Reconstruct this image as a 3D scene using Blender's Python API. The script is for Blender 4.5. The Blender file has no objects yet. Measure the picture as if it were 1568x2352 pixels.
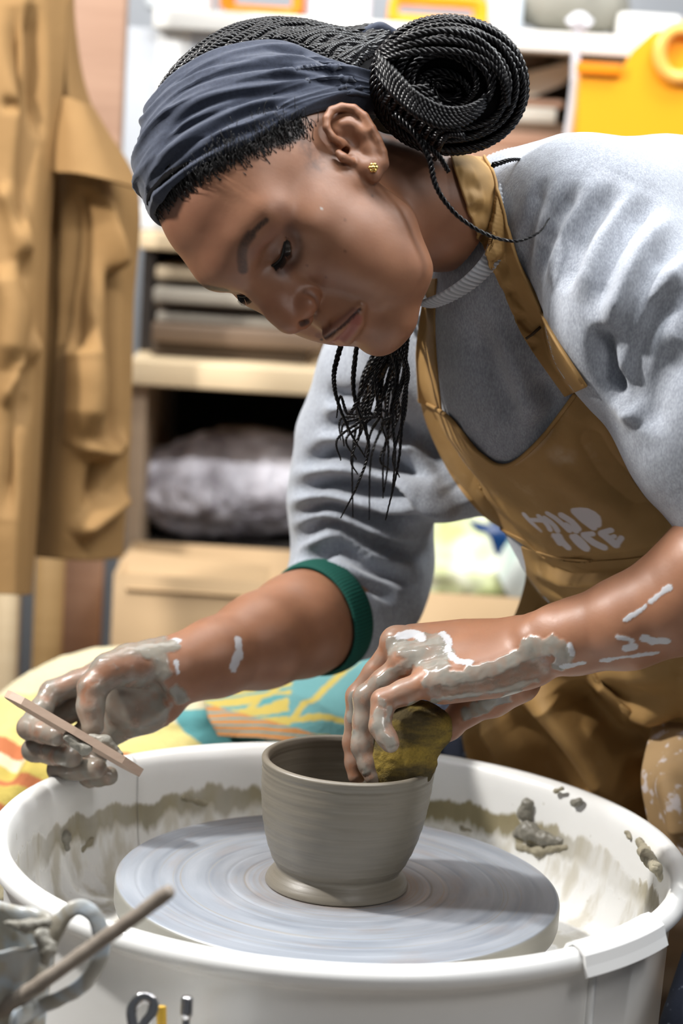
import bpy, bmesh, math, random
import numpy as np
from mathutils import Vector, Matrix
from mathutils.bvhtree import BVHTree

random.seed(7); rng = np.random.default_rng(7)
SC = bpy.context.scene
COL = SC.collection

# ------------------------------------------------------------------ camera
FPX, CX, CY = 5200.0, 784.0, 1176.0
TH = math.radians(10.1)
RIGHT = np.array([1.0, 0, 0]); UP = np.array([0, math.sin(TH), math.cos(TH)]); BACK = np.array([0, -math.cos(TH), math.sin(TH)])
ROLL = math.radians(3.5)
RIGHT, UP = math.cos(ROLL) * RIGHT + math.sin(ROLL) * UP, -math.sin(ROLL) * RIGHT + math.cos(ROLL) * UP
RC = np.stack([RIGHT, UP, BACK], 1)
_w = RC @ np.array([(775 - CX) / FPX * 1.81, -(2027 - CY) / FPX * 1.81, -1.81])
CAM = np.array([0, 0, 0.60]) - _w                      # the wheel head's centre stands at (0, 0, 0.60)
def P(px, py, d):
    """the point at depth d (m) along the camera axis that is seen at pixel (px, py)"""
    return CAM + RC @ np.array([(px - CX) / FPX * d, -(py - CY) / FPX * d, -d])
def PR(p):
    q = (np.asarray(p) - CAM) @ RC
    return np.stack([CX + FPX * q[..., 0] / -q[..., 2], CY - FPX * q[..., 1] / -q[..., 2]], -1)
cd = bpy.data.cameras.new('camera'); cam = bpy.data.objects.new('camera', cd); COL.objects.link(cam)
M = Matrix(RC.tolist()).to_4x4(); M.translation = Vector(CAM); cam.matrix_world = M
cd.sensor_fit = 'VERTICAL'; cd.sensor_height = 36.0; cd.lens = 36.0 * FPX / 2352
cd.clip_start = 0.05; cd.clip_end = 50
cd.dof.use_dof = True; cd.dof.focus_distance = 1.765; cd.dof.aperture_fstop = 3.9; cd.dof.aperture_blades = 8
SC.camera = cam

# ------------------------------------------------------------------ world and lights
w = bpy.data.worlds.new('world'); SC.world = w; w.use_nodes = True
w.node_tree.nodes['Background'].inputs[0].default_value = (0.90, 0.94, 1.0, 1); w.node_tree.nodes['Background'].inputs[1].default_value = 0.12
def area(name, loc, target, size, power, color, sy=None):
    l = bpy.data.lights.new(name, 'AREA'); l.size = size; l.energy = power; l.color = color
    if sy: l.shape = 'RECTANGLE'; l.size_y = sy
    o = bpy.data.objects.new(name, l); COL.objects.link(o); o.location = loc
    o.rotation_euler = (Vector(target) - Vector(loc)).to_track_quat('-Z', 'Y').to_euler(); return o
tube_lamp = area('tube_lamp', (0.25, -0.10, 2.25), (0.25, -0.045, 0.6), 2.6, 46, (0.98, 0.99, 1.0), 0.07)
area('added_left_lamp', (-1.20, 0.02, 2.0), (0.1, -0.03, 0.66), 0.10, 40, (1.0, 0.97, 0.93))  # added lamp, unseen, to brighten the wheel's left side and the rim
area('ceiling_lamp', (0.75, 0.60, 2.35), (0.35, 0.10, 1.1), 0.5, 20, (0.94, 0.98, 1.0))
area('back_lamp', (-0.3, 0.95, 2.6), (0.1, 1.9, 0.6), 1.2, 23, (1.0, 0.98, 0.94))
area('room_lamp', (1.0, -1.7, 2.5), (0.0, 0.05, 1.1), 0.6, 13, (1.0, 0.97, 0.95))
SC.view_settings.view_transform = 'Standard'; SC.view_settings.look = 'None'
SC.view_settings.exposure = 0.0; SC.view_settings.gamma = 1.0; SC.view_settings.use_curve_mapping = False

# ------------------------------------------------------------------ materials
def srgb(r, g, b):
    f = lambda c: (c / 255) / 12.92 if c / 255 <= 0.04045 else ((c / 255 + 0.055) / 1.055) ** 2.4
    return (f(r), f(g), f(b), 1)
class Mat:
    def __init__(s, name, color=(0.5, 0.5, 0.5, 1), rough=0.6, metal=0.0, sss=0, spec=0.5, coat=0, coat_rough=0.1):
        s.m = bpy.data.materials.new(name); s.m.use_nodes = True; s.n = s.m.node_tree.nodes; s.l = s.m.node_tree.links
        s.b = s.n['Principled BSDF']; i = s.b.inputs
        i['Base Color'].default_value = color; i['Roughness'].default_value = rough; i['Metallic'].default_value = metal
        i['Specular IOR Level'].default_value = spec
        if coat: i['Coat Weight'].default_value = coat; i['Coat Roughness'].default_value = coat_rough
        if sss:
            i['Subsurface Weight'].default_value = sss; i['Subsurface Radius'].default_value = (1, 0.35, 0.2); i['Subsurface Scale'].default_value = 0.006
        s.h = None
    def node(s, t, **k):
        n = s.n.new(t)
        for a, v in k.items(): setattr(n, a, v)
        return n
    def tex(s, scale, detail=4, kind='NOISE', stretch=None, dist=0.0, coord='Object', rough=0.55):
        tc = s.node('ShaderNodeTexCoord'); mp = s.node('ShaderNodeMapping')
        if stretch: mp.inputs['Scale'].default_value = stretch
        s.l.new(tc.outputs[coord], mp.inputs[0])
        if kind == 'NOISE':
            n = s.node('ShaderNodeTexNoise'); n.inputs['Scale'].default_value = scale; n.inputs['Detail'].default_value = detail
            n.inputs['Distortion'].default_value = dist; n.inputs['Roughness'].default_value = rough; o = n.outputs[0]
        elif kind == 'VORONOI':
            n = s.node('ShaderNodeTexVoronoi'); n.inputs['Scale'].default_value = scale; o = n.outputs[0]
        else:
            n = s.node('ShaderNodeTexWave'); n.inputs['Scale'].default_value = scale; n.inputs['Distortion'].default_value = dist
            n.inputs['Detail'].default_value = detail; n.inputs['Detail Scale'].default_value = 1.5; o = n.outputs[1]
            if kind in ('X', 'Y', 'Z'): n.bands_direction = kind
        s.l.new(mp.outputs[0], n.inputs[0]); return o
    def ramp(s, fac, stops):
        r = s.node('ShaderNodeValToRGB'); e = r.color_ramp.elements
        while len(e) < len(stops): e.new(0.5)
        for k, (p, c) in enumerate(stops):
            e[k].position = p; e[k].color = c if hasattr(c, '__len__') else (c, c, c, 1)
        s.l.new(fac, r.inputs[0]); return r.outputs[0]
    def mix(s, fac, a, b, mode='MIX'):
        m = s.node('ShaderNodeMix', data_type='RGBA', blend_type=mode)
        for sock, v in ((m.inputs[0], fac), (m.inputs[6], a), (m.inputs[7], b)):
            if isinstance(v, (int, float)): sock.default_value = v
            elif isinstance(v, tuple): sock.default_value = v
            else: s.l.new(v, sock)
        return m.outputs[2]
    def attr(s, name):
        return s.node('ShaderNodeAttribute', attribute_name=name).outputs
    def math(s, op, a, b=0.0, clamp=False):
        m = s.node('ShaderNodeMath', operation=op, use_clamp=clamp)
        for sock, v in ((m.inputs[0], a), (m.inputs[1], b)):
            if isinstance(v, (int, float)): sock.default_value = v
            else: s.l.new(v, sock)
        return m.outputs[0]
    def color(s, c): s.l.new(c, s.b.inputs['Base Color']); return s
    def rough(s, c): s.l.new(c, s.b.inputs['Roughness']); return s
    def bump(s, h, strength=0.3, dist=0.002):
        b = s.node('ShaderNodeBump'); b.inputs['Strength'].default_value = strength; b.inputs['Distance'].default_value = dist
        s.l.new(h, b.inputs['Height'])
        if s.h is not None: s.l.new(s.h, b.inputs['Normal'])
        s.h = b.outputs[0]; s.l.new(s.h, s.b.inputs['Normal']); return s

# ------------------------------------------------------------------ objects
def tag(o, label=None, cat=None, group=None, kind=None):
    if label: o['label'] = label
    if cat: o['category'] = cat
    if group: o['group'] = group
    if kind: o['kind'] = kind
    return o
def empty(name, loc=(0, 0, 0), label=None, cat=None, group=None):
    o = bpy.data.objects.new(name, None); COL.objects.link(o); o.location = loc; o.empty_display_size = 0.02
    return tag(o, label, cat, group)
def mesh(name, V, F, mat, parent=None, smooth=True, attrs=None):
    """one mesh object from world-space vertices"""
    V = np.asarray(V, dtype=np.float64)
    off = np.array(parent_world(parent)) if parent is not None else V.mean(0)
    me = bpy.data.meshes.new(name)
    F = np.asarray(F) if not isinstance(F, np.ndarray) and len(set(map(len, F))) == 1 else F
    if isinstance(F, np.ndarray):
        me.vertices.add(len(V)); me.vertices.foreach_set('co', (V - off).astype(np.float32).ravel())
        n, k = F.shape; me.loops.add(n * k); me.loops.foreach_set('vertex_index', F.astype(np.int32).ravel())
        me.polygons.add(n); me.polygons.foreach_set('loop_start', np.arange(0, n * k, k, dtype=np.int32))
        me.update(calc_edges=True)
    else:
        me.from_pydata([tuple(v) for v in V - off], [], [tuple(f) for f in F])
    me.validate()
    if smooth: me.polygons.foreach_set('use_smooth', np.ones(len(me.polygons), dtype=bool))
    for a, val in (attrs or {}).items():
        val = np.asarray(val)
        if val.ndim == 1:
            at = me.attributes.new(a, 'FLOAT', 'POINT'); at.data.foreach_set('value', val.astype(np.float32))
        else:
            at = me.attributes.new(a, 'FLOAT_COLOR', 'POINT')
            if val.shape[1] == 3: val = np.c_[val, np.ones(len(val))]
            at.data.foreach_set('color', val.astype(np.float32).ravel())
    if mat is not None: me.materials.append(mat.m if isinstance(mat, Mat) else mat)
    o = bpy.data.objects.new(name, me); COL.objects.link(o)
    if parent is not None: o.parent = parent
    else: o.location = off
    return o
def parent_world(p):
    v = Vector((0, 0, 0))
    while p is not None: v = v + Vector(p.location); p = p.parent
    return v
def merge(parts):
    Vs, Fs, n = [], [], 0
    for V, F in parts:
        Vs.append(np.asarray(V)); Fs.append(np.asarray(F) + n); n += len(V)
    return np.concatenate(Vs), np.concatenate(Fs)
def catmull(pts, n, closed=False):
    p = np.asarray(pts, float)
    if closed: q = np.concatenate([p[-1:], p, p[:2]])
    else: q = np.concatenate([2 * p[:1] - p[1:2], p, 2 * p[-1:] - p[-2:-1]])
    m = len(q) - 3; t = np.linspace(0, m, n, endpoint=not closed); i = np.minimum(t.astype(int), m - 1); u = (t - i)[:, None]
    a, b, c, d = q[i], q[i + 1], q[i + 2], q[i + 3]
    return 0.5 * (2 * b + (c - a) * u + (2 * a - 5 * b + 4 * c - d) * u ** 2 + (3 * b - a - 3 * c + d) * u ** 3)
def frames(C):
    T = np.gradient(C, axis=0); T /= np.linalg.norm(T, axis=1)[:, None] + 1e-12
    N = np.zeros_like(T); r = np.array([0.1, 0.2, 1.0]); r = r - T[0] * (r @ T[0]); N[0] = r / np.linalg.norm(r)
    for i in range(1, len(T)):
        v = N[i - 1] - T[i] * (N[i - 1] @ T[i]); N[i] = v / (np.linalg.norm(v) + 1e-12)
    return T, N, np.cross(T, N)
def tube(C, rad, sides=8, caps=True, flat=1.0):
    """closed tube along C; quads only"""
    C = np.asarray(C, float); n = len(C); rad = np.broadcast_to(np.asarray(rad, float), (n,))
    T, N, B = frames(C)
    a = np.linspace(0, 2 * np.pi, sides, endpoint=False)
    V = C[:, None] + rad[:, None, None] * (np.cos(a)[None, :, None] * N[:, None] + flat * np.sin(a)[None, :, None] * B[:, None])
    V = V.reshape(-1, 3); i = np.arange(n - 1)[:, None] * sides; j = np.arange(sides)[None]; k = (j + 1) % sides
    F = np.stack([i + j, i + k, i + sides + k, i + sides + j], -1).reshape(-1, 4)
    if caps:
        V = np.concatenate([V, C[:1], C[-1:]]); c0, c1 = len(V) - 2, len(V) - 1
        j = np.arange(0, sides, 2)
        F = np.concatenate([F, np.stack([np.full_like(j, c0), (j + 2) % sides, (j + 1) % sides, j], -1),
                            (n - 1) * sides + np.stack([np.full_like(j, c1 - (n - 1) * sides), j, (j + 1) % sides, (j + 2) % sides], -1)])
    return V, F
def braid(C, r, pitch=0.011, strands=3, sides=5, taper=None, phase=0.0):
    C = np.asarray(C, float); L = np.linalg.norm(np.diff(C, axis=0), axis=1).sum()
    n = max(8, int(L / pitch * 7)); C = catmull(C, n); T, N, B = frames(C)
    s = np.linspace(0, L, n); tp = np.ones(n) if taper is None else np.interp(np.linspace(0, 1, n), [0, 1], taper); out = []
    for k in range(strands):
        ph = 2 * np.pi * (s / pitch + k / strands) + phase
        c = C + (0.68 * r * tp)[:, None] * (np.cos(ph)[:, None] * N + 0.75 * np.sin(ph)[:, None] * B)
        out.append(tube(c, 0.53 * r * tp, sides if sides % 2 == 0 else sides + 1))
    return merge(out)
def lathe(prof, c, seg=96, lean=None, wob=None):
    """prof: (r, z) list, open; c: centre; lean: (dx, dy) shift per metre of z"""
    prof = np.asarray(prof, float); a = np.linspace(0, 2 * np.pi, seg, endpoint=False); n = len(prof)
    lx, ly = lean or (0, 0)
    V = np.stack([c[0] + lx * prof[:, 1][:, None] + prof[:, 0][:, None] * np.cos(a), c[1] + ly * prof[:, 1][:, None] + prof[:, 0][:, None] * np.sin(a),
                  c[2] + prof[:, 1][:, None] + 0 * a], -1).reshape(-1, 3)
    i = np.arange(n - 1)[:, None] * seg; j = np.arange(seg)[None]; k = (j + 1) % seg
    return V, np.stack([i + j, i + k, i + seg + k, i + seg + j], -1).reshape(-1, 4)
def box(lo, hi, bevel=0.0, rot=None, c=None):
    bm = bmesh.new(); bmesh.ops.create_cube(bm, size=1)
    lo = np.array(lo, float); hi = np.array(hi, float)
    for v in bm.verts: v.co = Vector([lo[k] + (v.co[k] + 0.5) * (hi[k] - lo[k]) for k in range(3)])
    if bevel: bmesh.ops.bevel(bm, geom=bm.edges[:], offset=bevel, segments=2, profile=0.6, affect='EDGES')
    V = np.array([v.co[:] for v in bm.verts]); F = [tuple(v.index for v in f.verts) for f in bm.faces]; bm.free()
    if rot is not None:
        cc = (lo + hi) / 2 if c is None else np.asarray(c); V = (V - cc) @ np.array(rot).T + cc
    return V, F
def rotz(a): return np.array([[math.cos(a), -math.sin(a), 0], [math.sin(a), math.cos(a), 0], [0, 0, 1]])
def rotx(a): return np.array([[1, 0, 0], [0, math.cos(a), -math.sin(a)], [0, math.sin(a), math.cos(a)]])
def roty(a): return np.array([[math.cos(a), 0, math.sin(a)], [0, 1, 0], [-math.sin(a), 0, math.cos(a)]])
def poly_extrude(pts, vec):
    """prism from a planar outline (list of 3-D points) pushed along vec"""
    p = np.asarray(pts, float); n = len(p); V = np.concatenate([p, p + np.asarray(vec)])
    F = [tuple(range(n))[::-1], tuple(range(n, 2 * n))] + [(i, (i + 1) % n, (i + 1) % n + n, i + n) for i in range(n)]
    return V, F

# ------------------------------------------------------------------ implicit modelling
class Field:
    def __init__(s, lo, hi, h):
        s.lo = np.array(lo, float); s.h = h; s.n = np.ceil((np.array(hi) - s.lo) / h).astype(int) + 1
        s.d = np.full(s.n, 1e3, np.float32)
        s.ax = [(s.lo[k] + h * np.arange(s.n[k])).astype(np.float32) for k in range(3)]
    def _blk(s, lo, hi):
        a = np.clip(np.floor((np.array(lo) - s.lo) / s.h).astype(int), 0, s.n); b = np.clip(np.ceil((np.array(hi) - s.lo) / s.h).astype(int) + 1, 0, s.n)
        if np.any(b <= a): return None
        sl = tuple(slice(a[k], b[k]) for k in range(3))
        return sl, s.ax[0][sl[0]][:, None, None], s.ax[1][sl[1]][None, :, None], s.ax[2][sl[2]][None, None, :]
    def put(s, fn, lo, hi, k=0.0, op='+'):
        m = 3 * s.h + (2.2 * k if k else 24 * s.h); r = s._blk(np.array(lo) - m, np.array(hi) + m)
        if r is None: return s
        sl, x, y, z = r; b = fn(x, y, z).astype(np.float32); a = s.d[sl]
        if op == '+':
            s.d[sl] = np.minimum(a, b) if k == 0 else np.minimum(a, b) - np.maximum(k - np.abs(a - b), 0) ** 2 / (4 * k)
        else:
            b = -b; s.d[sl] = np.maximum(a, b) if k == 0 else np.maximum(a, b) + np.maximum(k - np.abs(a - b), 0) ** 2 / (4 * k)
        return s
    def ell(s, c, r, k=0.0, op='+', rot=None):
        c = np.asarray(c, float); r = np.asarray(r, float) * np.ones(3); e = np.full(3, r.max()) if rot is not None else r
        Q = None if rot is None else np.asarray(rot, float).T
        def fn(x, y, z):
            x, y, z = x - c[0], y - c[1], z - c[2]
            if Q is not None:
                x, y, z = (Q[0, 0] * x + Q[0, 1] * y + Q[0, 2] * z, Q[1, 0] * x + Q[1, 1] * y + Q[1, 2] * z, Q[2, 0] * x + Q[2, 1] * y + Q[2, 2] * z)
            k0 = np.sqrt((x / r[0]) ** 2 + (y / r[1]) ** 2 + (z / r[2]) ** 2); k1 = np.sqrt((x / r[0] ** 2) ** 2 + (y / r[1] ** 2) ** 2 + (z / r[2] ** 2) ** 2)
            return k0 * (k0 - 1) / np.maximum(k1, 1e-9)
        return s.put(fn, c - e, c + e, k, op)
    def cone(s, a, b, ra, rb, k=0.0, op='+'):
        a = np.asarray(a, float); b = np.asarray(b, float); ab = b - a; L = float(ab @ ab) + 1e-12; r = max(ra, rb)
        def fn(x, y, z):
            t = np.clip(((x - a[0]) * ab[0] + (y - a[1]) * ab[1] + (z - a[2]) * ab[2]) / L, 0, 1)
            return np.sqrt((x - a[0] - t * ab[0]) ** 2 + (y - a[1] - t * ab[1]) ** 2 + (z - a[2] - t * ab[2]) ** 2) - (ra + (rb - ra) * t)
        return s.put(fn, np.minimum(a, b) - r, np.maximum(a, b) + r, k, op)
    def path(s, pts, rad, k=0.0, op='+', kin=None):
        """chain of round cones; made into its own little blend with kin first"""
        pts = [np.asarray(p, float) for p in pts]; rad = np.broadcast_to(rad, (len(pts),))
        lo = np.min([p - r for p, r in zip(pts, rad)], 0); hi = np.max([p + r for p, r in zip(pts, rad)], 0); kk = kin or 0.0
        def fn(x, y, z):
            d = None
            for a, b, ra, rb in zip(pts[:-1], pts[1:], rad[:-1], rad[1:]):
                ab = b - a; L = float(ab @ ab) + 1e-12
                t = np.clip(((x - a[0]) * ab[0] + (y - a[1]) * ab[1] + (z - a[2]) * ab[2]) / L, 0, 1)
                e = np.sqrt((x - a[0] - t * ab[0]) ** 2 + (y - a[1] - t * ab[1]) ** 2 + (z - a[2] - t * ab[2]) ** 2) - (ra + (rb - ra) * t)
                d = e if d is None else (np.minimum(d, e) if kk == 0 else np.minimum(d, e) - np.maximum(kk - np.abs(d - e), 0) ** 2 / (4 * kk))
            return d
        return s.put(fn, lo, hi, k, op)
    def mesh(s):
        d = s.d; ins = d < 0
        c = [ins[i:ins.shape[0] - 1 + i, j:ins.shape[1] - 1 + j, k:ins.shape[2] - 1 + k] for i in (0, 1) for j in (0, 1) for k in (0, 1)]
        cnt = sum(x.astype(np.int8) for x in c); act = (cnt > 0) & (cnt < 8); I = np.argwhere(act)
        idx = np.full(act.shape, -1, np.int32); idx[act] = np.arange(len(I))
        acc = np.zeros((len(I), 3)); num = np.zeros(len(I))
        cor = [(i, j, k) for i in (0, 1) for j in (0, 1) for k in (0, 1)]
        val = {q: d[I[:, 0] + q[0], I[:, 1] + q[1], I[:, 2] + q[2]] for q in cor}
        for q in cor:
            for ax in range(3):
                if q[ax]: continue
                q2 = list(q); q2[ax] = 1; q2 = tuple(q2); a, b = val[q], val[q2]; cr = (a < 0) != (b < 0)
                t = np.where(cr, a / np.where(a == b, 1, a - b), 0); p = np.array(q, float)[None] + np.zeros((len(I), 3)); p[:, ax] += t
                acc += p * cr[:, None]; num += cr
        V = s.lo + s.h * (I + acc / num[:, None]); Fs = []
        for ax in range(3):
            o = [k for k in range(3) if k != ax]
            sl0 = [slice(None)] * 3; sl1 = [slice(None)] * 3; sl0[ax] = slice(0, -1); sl1[ax] = slice(1, None)
            A, B = ins[tuple(sl0)], ins[tuple(sl1)]; E = np.argwhere(A != B); E = E[(E[:, o[0]] > 0) & (E[:, o[1]] > 0) & (E[:, o[0]] < act.shape[o[0]]) & (E[:, o[1]] < act.shape[o[1]])]
            if not len(E): continue
            def g(a, b):
                e = E.copy(); e[:, o[0]] -= a; e[:, o[1]] -= b; return idx[e[:, 0], e[:, 1], e[:, 2]]
            Q = np.stack([g(1, 1), g(0, 1), g(0, 0), g(1, 0)], 1); fl = A[E[:, 0], E[:, 1], E[:, 2]]
            if ax == 1: fl = ~fl
            Q[~fl] = Q[~fl][:, ::-1]; Fs.append(Q)
        return V, np.concatenate(Fs)
def largest(V, F):
    """keep the biggest connected piece"""
    lab = np.arange(len(V))
    while True:
        m = lab[F].min(1); new = lab.copy()
        for k in range(F.shape[1]): np.minimum.at(new, F[:, k], m)
        new = new[new]
        if np.array_equal(new, lab): break
        lab = new
    c = np.bincount(lab); keep = lab == c.argmax(); idx = np.cumsum(keep) - 1; f = F[keep[F].all(1)]
    return V[keep], idx[f]
def normals(V, F):
    n = np.zeros_like(V); fn = np.cross(V[F[:, 2]] - V[F[:, 0]], V[F[:, 3]] - V[F[:, 1]])
    for k in range(4): np.add.at(n, F[:, k], fn)
    return n / (np.linalg.norm(n, axis=1)[:, None] + 1e-15)
def relax(V, F, it=1, lam=0.5):
    E = np.concatenate([F[:, [0, 1]], F[:, [1, 2]], F[:, [2, 3]], F[:, [3, 0]]]); cn = np.bincount(E.ravel(), minlength=len(V)).astype(float)
    for _ in range(it):
        s = np.stack([np.bincount(E[:, 0], V[E[:, 1], k], len(V)) + np.bincount(E[:, 1], V[E[:, 0], k], len(V)) for k in range(3)], 1)
        V = V + lam * (s / cn[:, None] - V)
    return V
def dist_poly(V, pts):
    """distance of vertices to a polyline and the position (0..1) along it"""
    pts = np.asarray(pts, float); best = np.full(len(V), 1e9); pos = np.zeros(len(V)); m = max(len(pts) - 1, 1)
    if len(pts) == 1: return np.linalg.norm(V - pts[0], axis=1), pos
    for i, (a, b) in enumerate(zip(pts[:-1], pts[1:])):
        ab = b - a; t = np.clip((V - a) @ ab / (ab @ ab + 1e-15), 0, 1); e = np.linalg.norm(V - a - t[:, None] * ab, axis=1)
        u = e < best; best[u] = e[u]; pos[u] = (i + t[u]) / m
    return best, pos
def sm(x): x = np.clip(x, 0, 1); return x * x * (3 - 2 * x)
class Surf:
    """a sculptable surface: world vertices, quads, rays from pixels"""
    def __init__(s, V, F):
        s.V, s.F = V, F; s.bvh = BVHTree.FromPolygons([tuple(v) for v in V], [tuple(int(i) for i in f) for f in F]); s.N = normals(V, F)
    def hit(s, px, py):
        o = Vector(CAM); d = Vector(P(px, py, 1.0)) - o; d.normalize(); r = s.bvh.ray_cast(o, d)
        return None if r[0] is None else np.array(r[0])
    def pts(s, pix, n=None):
        pix = np.asarray(pix, float)
        if len(pix) > 1: pix = catmull(pix, n or max(2, int(np.linalg.norm(np.diff(pix, axis=0), axis=1).sum() / 14) + 2))
        r = [s.hit(*p) for p in pix]; return np.array([q for q in r if q is not None])
    def clamp(s, fronts, gap, limit=0.03):
        """bring every vertex that sank behind another surface back in front of it"""
        px = PR(s.V)
        for i, v in enumerate(s.V):
            for q in fronts:
                h = q.hit(px[i, 0], px[i, 1])
                if h is None: continue
                e = float((h - v) @ BACK) + gap
                if 0 < e < limit: s.V[i] = v + (CAM - v) / np.linalg.norm(CAM - v) * e; v = s.V[i]
        return s
    def press(s, pix, width, amp, pts=None, taper=True):
        """ridge (amp > 0) or groove along a curve on the surface; width and amp in metres"""
        q = s.pts(pix) if pts is None else np.asarray(pts)
        if len(q) < 1: return s
        near = np.where(np.all((s.V > q.min(0) - 3 * width) & (s.V < q.max(0) + 3 * width), 1))[0]
        if not len(near): return s
        d, t = dist_poly(s.V[near], q); g = np.exp(-(d / width) ** 2)
        if taper and len(q) > 2: g = g * np.clip(np.sin(np.pi * np.clip(t, 0.02, 0.98)) * 1.6, 0, 1)
        s.V[near] += s.N[near] * (amp * g)[:, None]; return s
    def mask(s, pix, width, soft=0.5, pts=None, wig=0.0):
        q = s.pts(pix) if pts is None else np.asarray(pts)
        if len(q) < 1: return np.zeros(len(s.V))
        out = np.zeros(len(s.V)); near = np.where(np.all((s.V > q.min(0) - 2 * width) & (s.V < q.max(0) + 2 * width), 1))[0]
        if not len(near): return out
        d, _ = dist_poly(s.V[near], q)
        if wig: d = d + wig * vnoise(s.V[near], 0.006)
        out[near] = sm((width * (1 + soft * .5) - d) / (width * soft + 1e-9)); return out
def vnoise(V, size, seed=0, oct=3):
    """cheap smooth value noise in 3-D, about -1..1"""
    out = np.zeros(len(V)); amp = 1.0
    for o in range(oct):
        q = V / size * (2 ** o) + 17.3 * (seed + o); i = np.floor(q).astype(np.int64); u = q - i; u = u * u * (3 - 2 * u); acc = 0
        for a in (0, 1):
            for b in (0, 1):
                for c in (0, 1):
                    h = (i[:, 0] + a) * 374761393 + (i[:, 1] + b) * 668265263 + (i[:, 2] + c) * 2147483647 + 1013904223 * (seed + 1)
                    h = (h ^ (h >> 13)) * 1274126177; h = ((h ^ (h >> 16)) & 0xffff) / 65535.0 * 2 - 1
                    acc = acc + h * (u[:, 0] if a else 1 - u[:, 0]) * (u[:, 1] if b else 1 - u[:, 1]) * (u[:, 2] if c else 1 - u[:, 2])
        out += amp * acc; amp *= 0.5
    return out
def patch(ctrl, nu, nv, thick=0.0, front=None, gap=0.003, disp=None, loose=None):
    """cloth: ctrl is a grid of (px, py, depth); front = list of Surf that it must stay in front of"""
    G = np.array(ctrl, float); A = np.stack([catmull(G[i], nu) for i in range(G.shape[0])]); B = np.stack([catmull(A[:, j], nv) for j in range(nu)], 1)
    u, v = np.meshgrid(np.linspace(0, 1, nu), np.linspace(0, 1, nv))
    if disp is not None: B[..., 2] -= disp(u, v)
    if front:
        for i in range(nv):
            for j in range(nu):
                for s in front:
                    h = s.hit(B[i, j, 0], B[i, j, 1])
                    if h is None: continue
                    z = float(-((h - CAM) @ BACK))
                    if loose is not None:                      # the same surface with sleeves: follow it where it bulges a little
                        h2 = loose.hit(B[i, j, 0], B[i, j, 1])
                        if h2 is not None:
                            z2 = float(-((h2 - CAM) @ BACK)); z = z2 if z - z2 < 0.055 else z
                    B[i, j, 2] = min(B[i, j, 2], z - gap)
        for _ in range(3):
            D = B[..., 2].copy(); E = np.pad(D, 1, mode='edge'); S = (E[:-2, 1:-1] + E[2:, 1:-1] + E[1:-1, :-2] + E[1:-1, 2:]) / 4; B[..., 2] = np.minimum(D, 0.5 * D + 0.5 * S)
    V = np.array([P(*q) for q in B.reshape(-1, 3)])
    i = np.arange(nv - 1)[:, None] * nu; j = np.arange(nu - 1)[None]; F = np.stack([i + j, i + nu + j, i + nu + j + 1, i + j + 1], -1).reshape(-1, 4)
    if (normals(V, F) @ BACK).mean() < 0: F = F[:, ::-1]
    return V, F
def thicken(V, F, t):
    """closed sheet of thickness t grown behind the surface"""
    N = normals(V, F); n = len(V); W = V - N * t; E = {}
    for f in F:
        for a, b in zip(f, np.roll(f, -1)): E[(int(a), int(b))] = 1
    side = [(b, a, a + n, b + n) for (a, b) in E if (b, a) not in E]
    return np.concatenate([V, W]), np.concatenate([F, F[:, ::-1] + n, np.array(side)])

# ================================================================== the potter
person = empty('person', (0.55, 0.30, 0.0), 'person in a grey sweatshirt, brown apron and dark blue headband bending over the potter\'s wheel', 'person')
# head frame (x: her right, y: forward, z: up; millimetres) as it stands before the camera
HR = np.array([[-0.45958949, -0.23688915, -0.85595621], [-0.39214777, -0.81060853, 0.43489532], [-0.79686739, 0.53553464, 0.27965161]])
HT = np.array([-0.02381594, 0.2372787, -1.76002959]); HO = -HR.T @ HT
def HW(v): return CAM + ((np.asarray(v, float) / 1000) @ HR.T + HT) @ RC.T
def WH(v): return 1000 * (((np.asarray(v) - CAM) @ RC - HT) @ HR)
def HP(px, py, x):
    """head-frame point on the plane x = const seen at a pixel"""
    d = HR.T @ np.array([(px - CX) / FPX, -(py - CY) / FPX, -1.0]); t = (x / 1000 - HO[0]) / d[0]; return 1000 * (HO + t * d)

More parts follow.
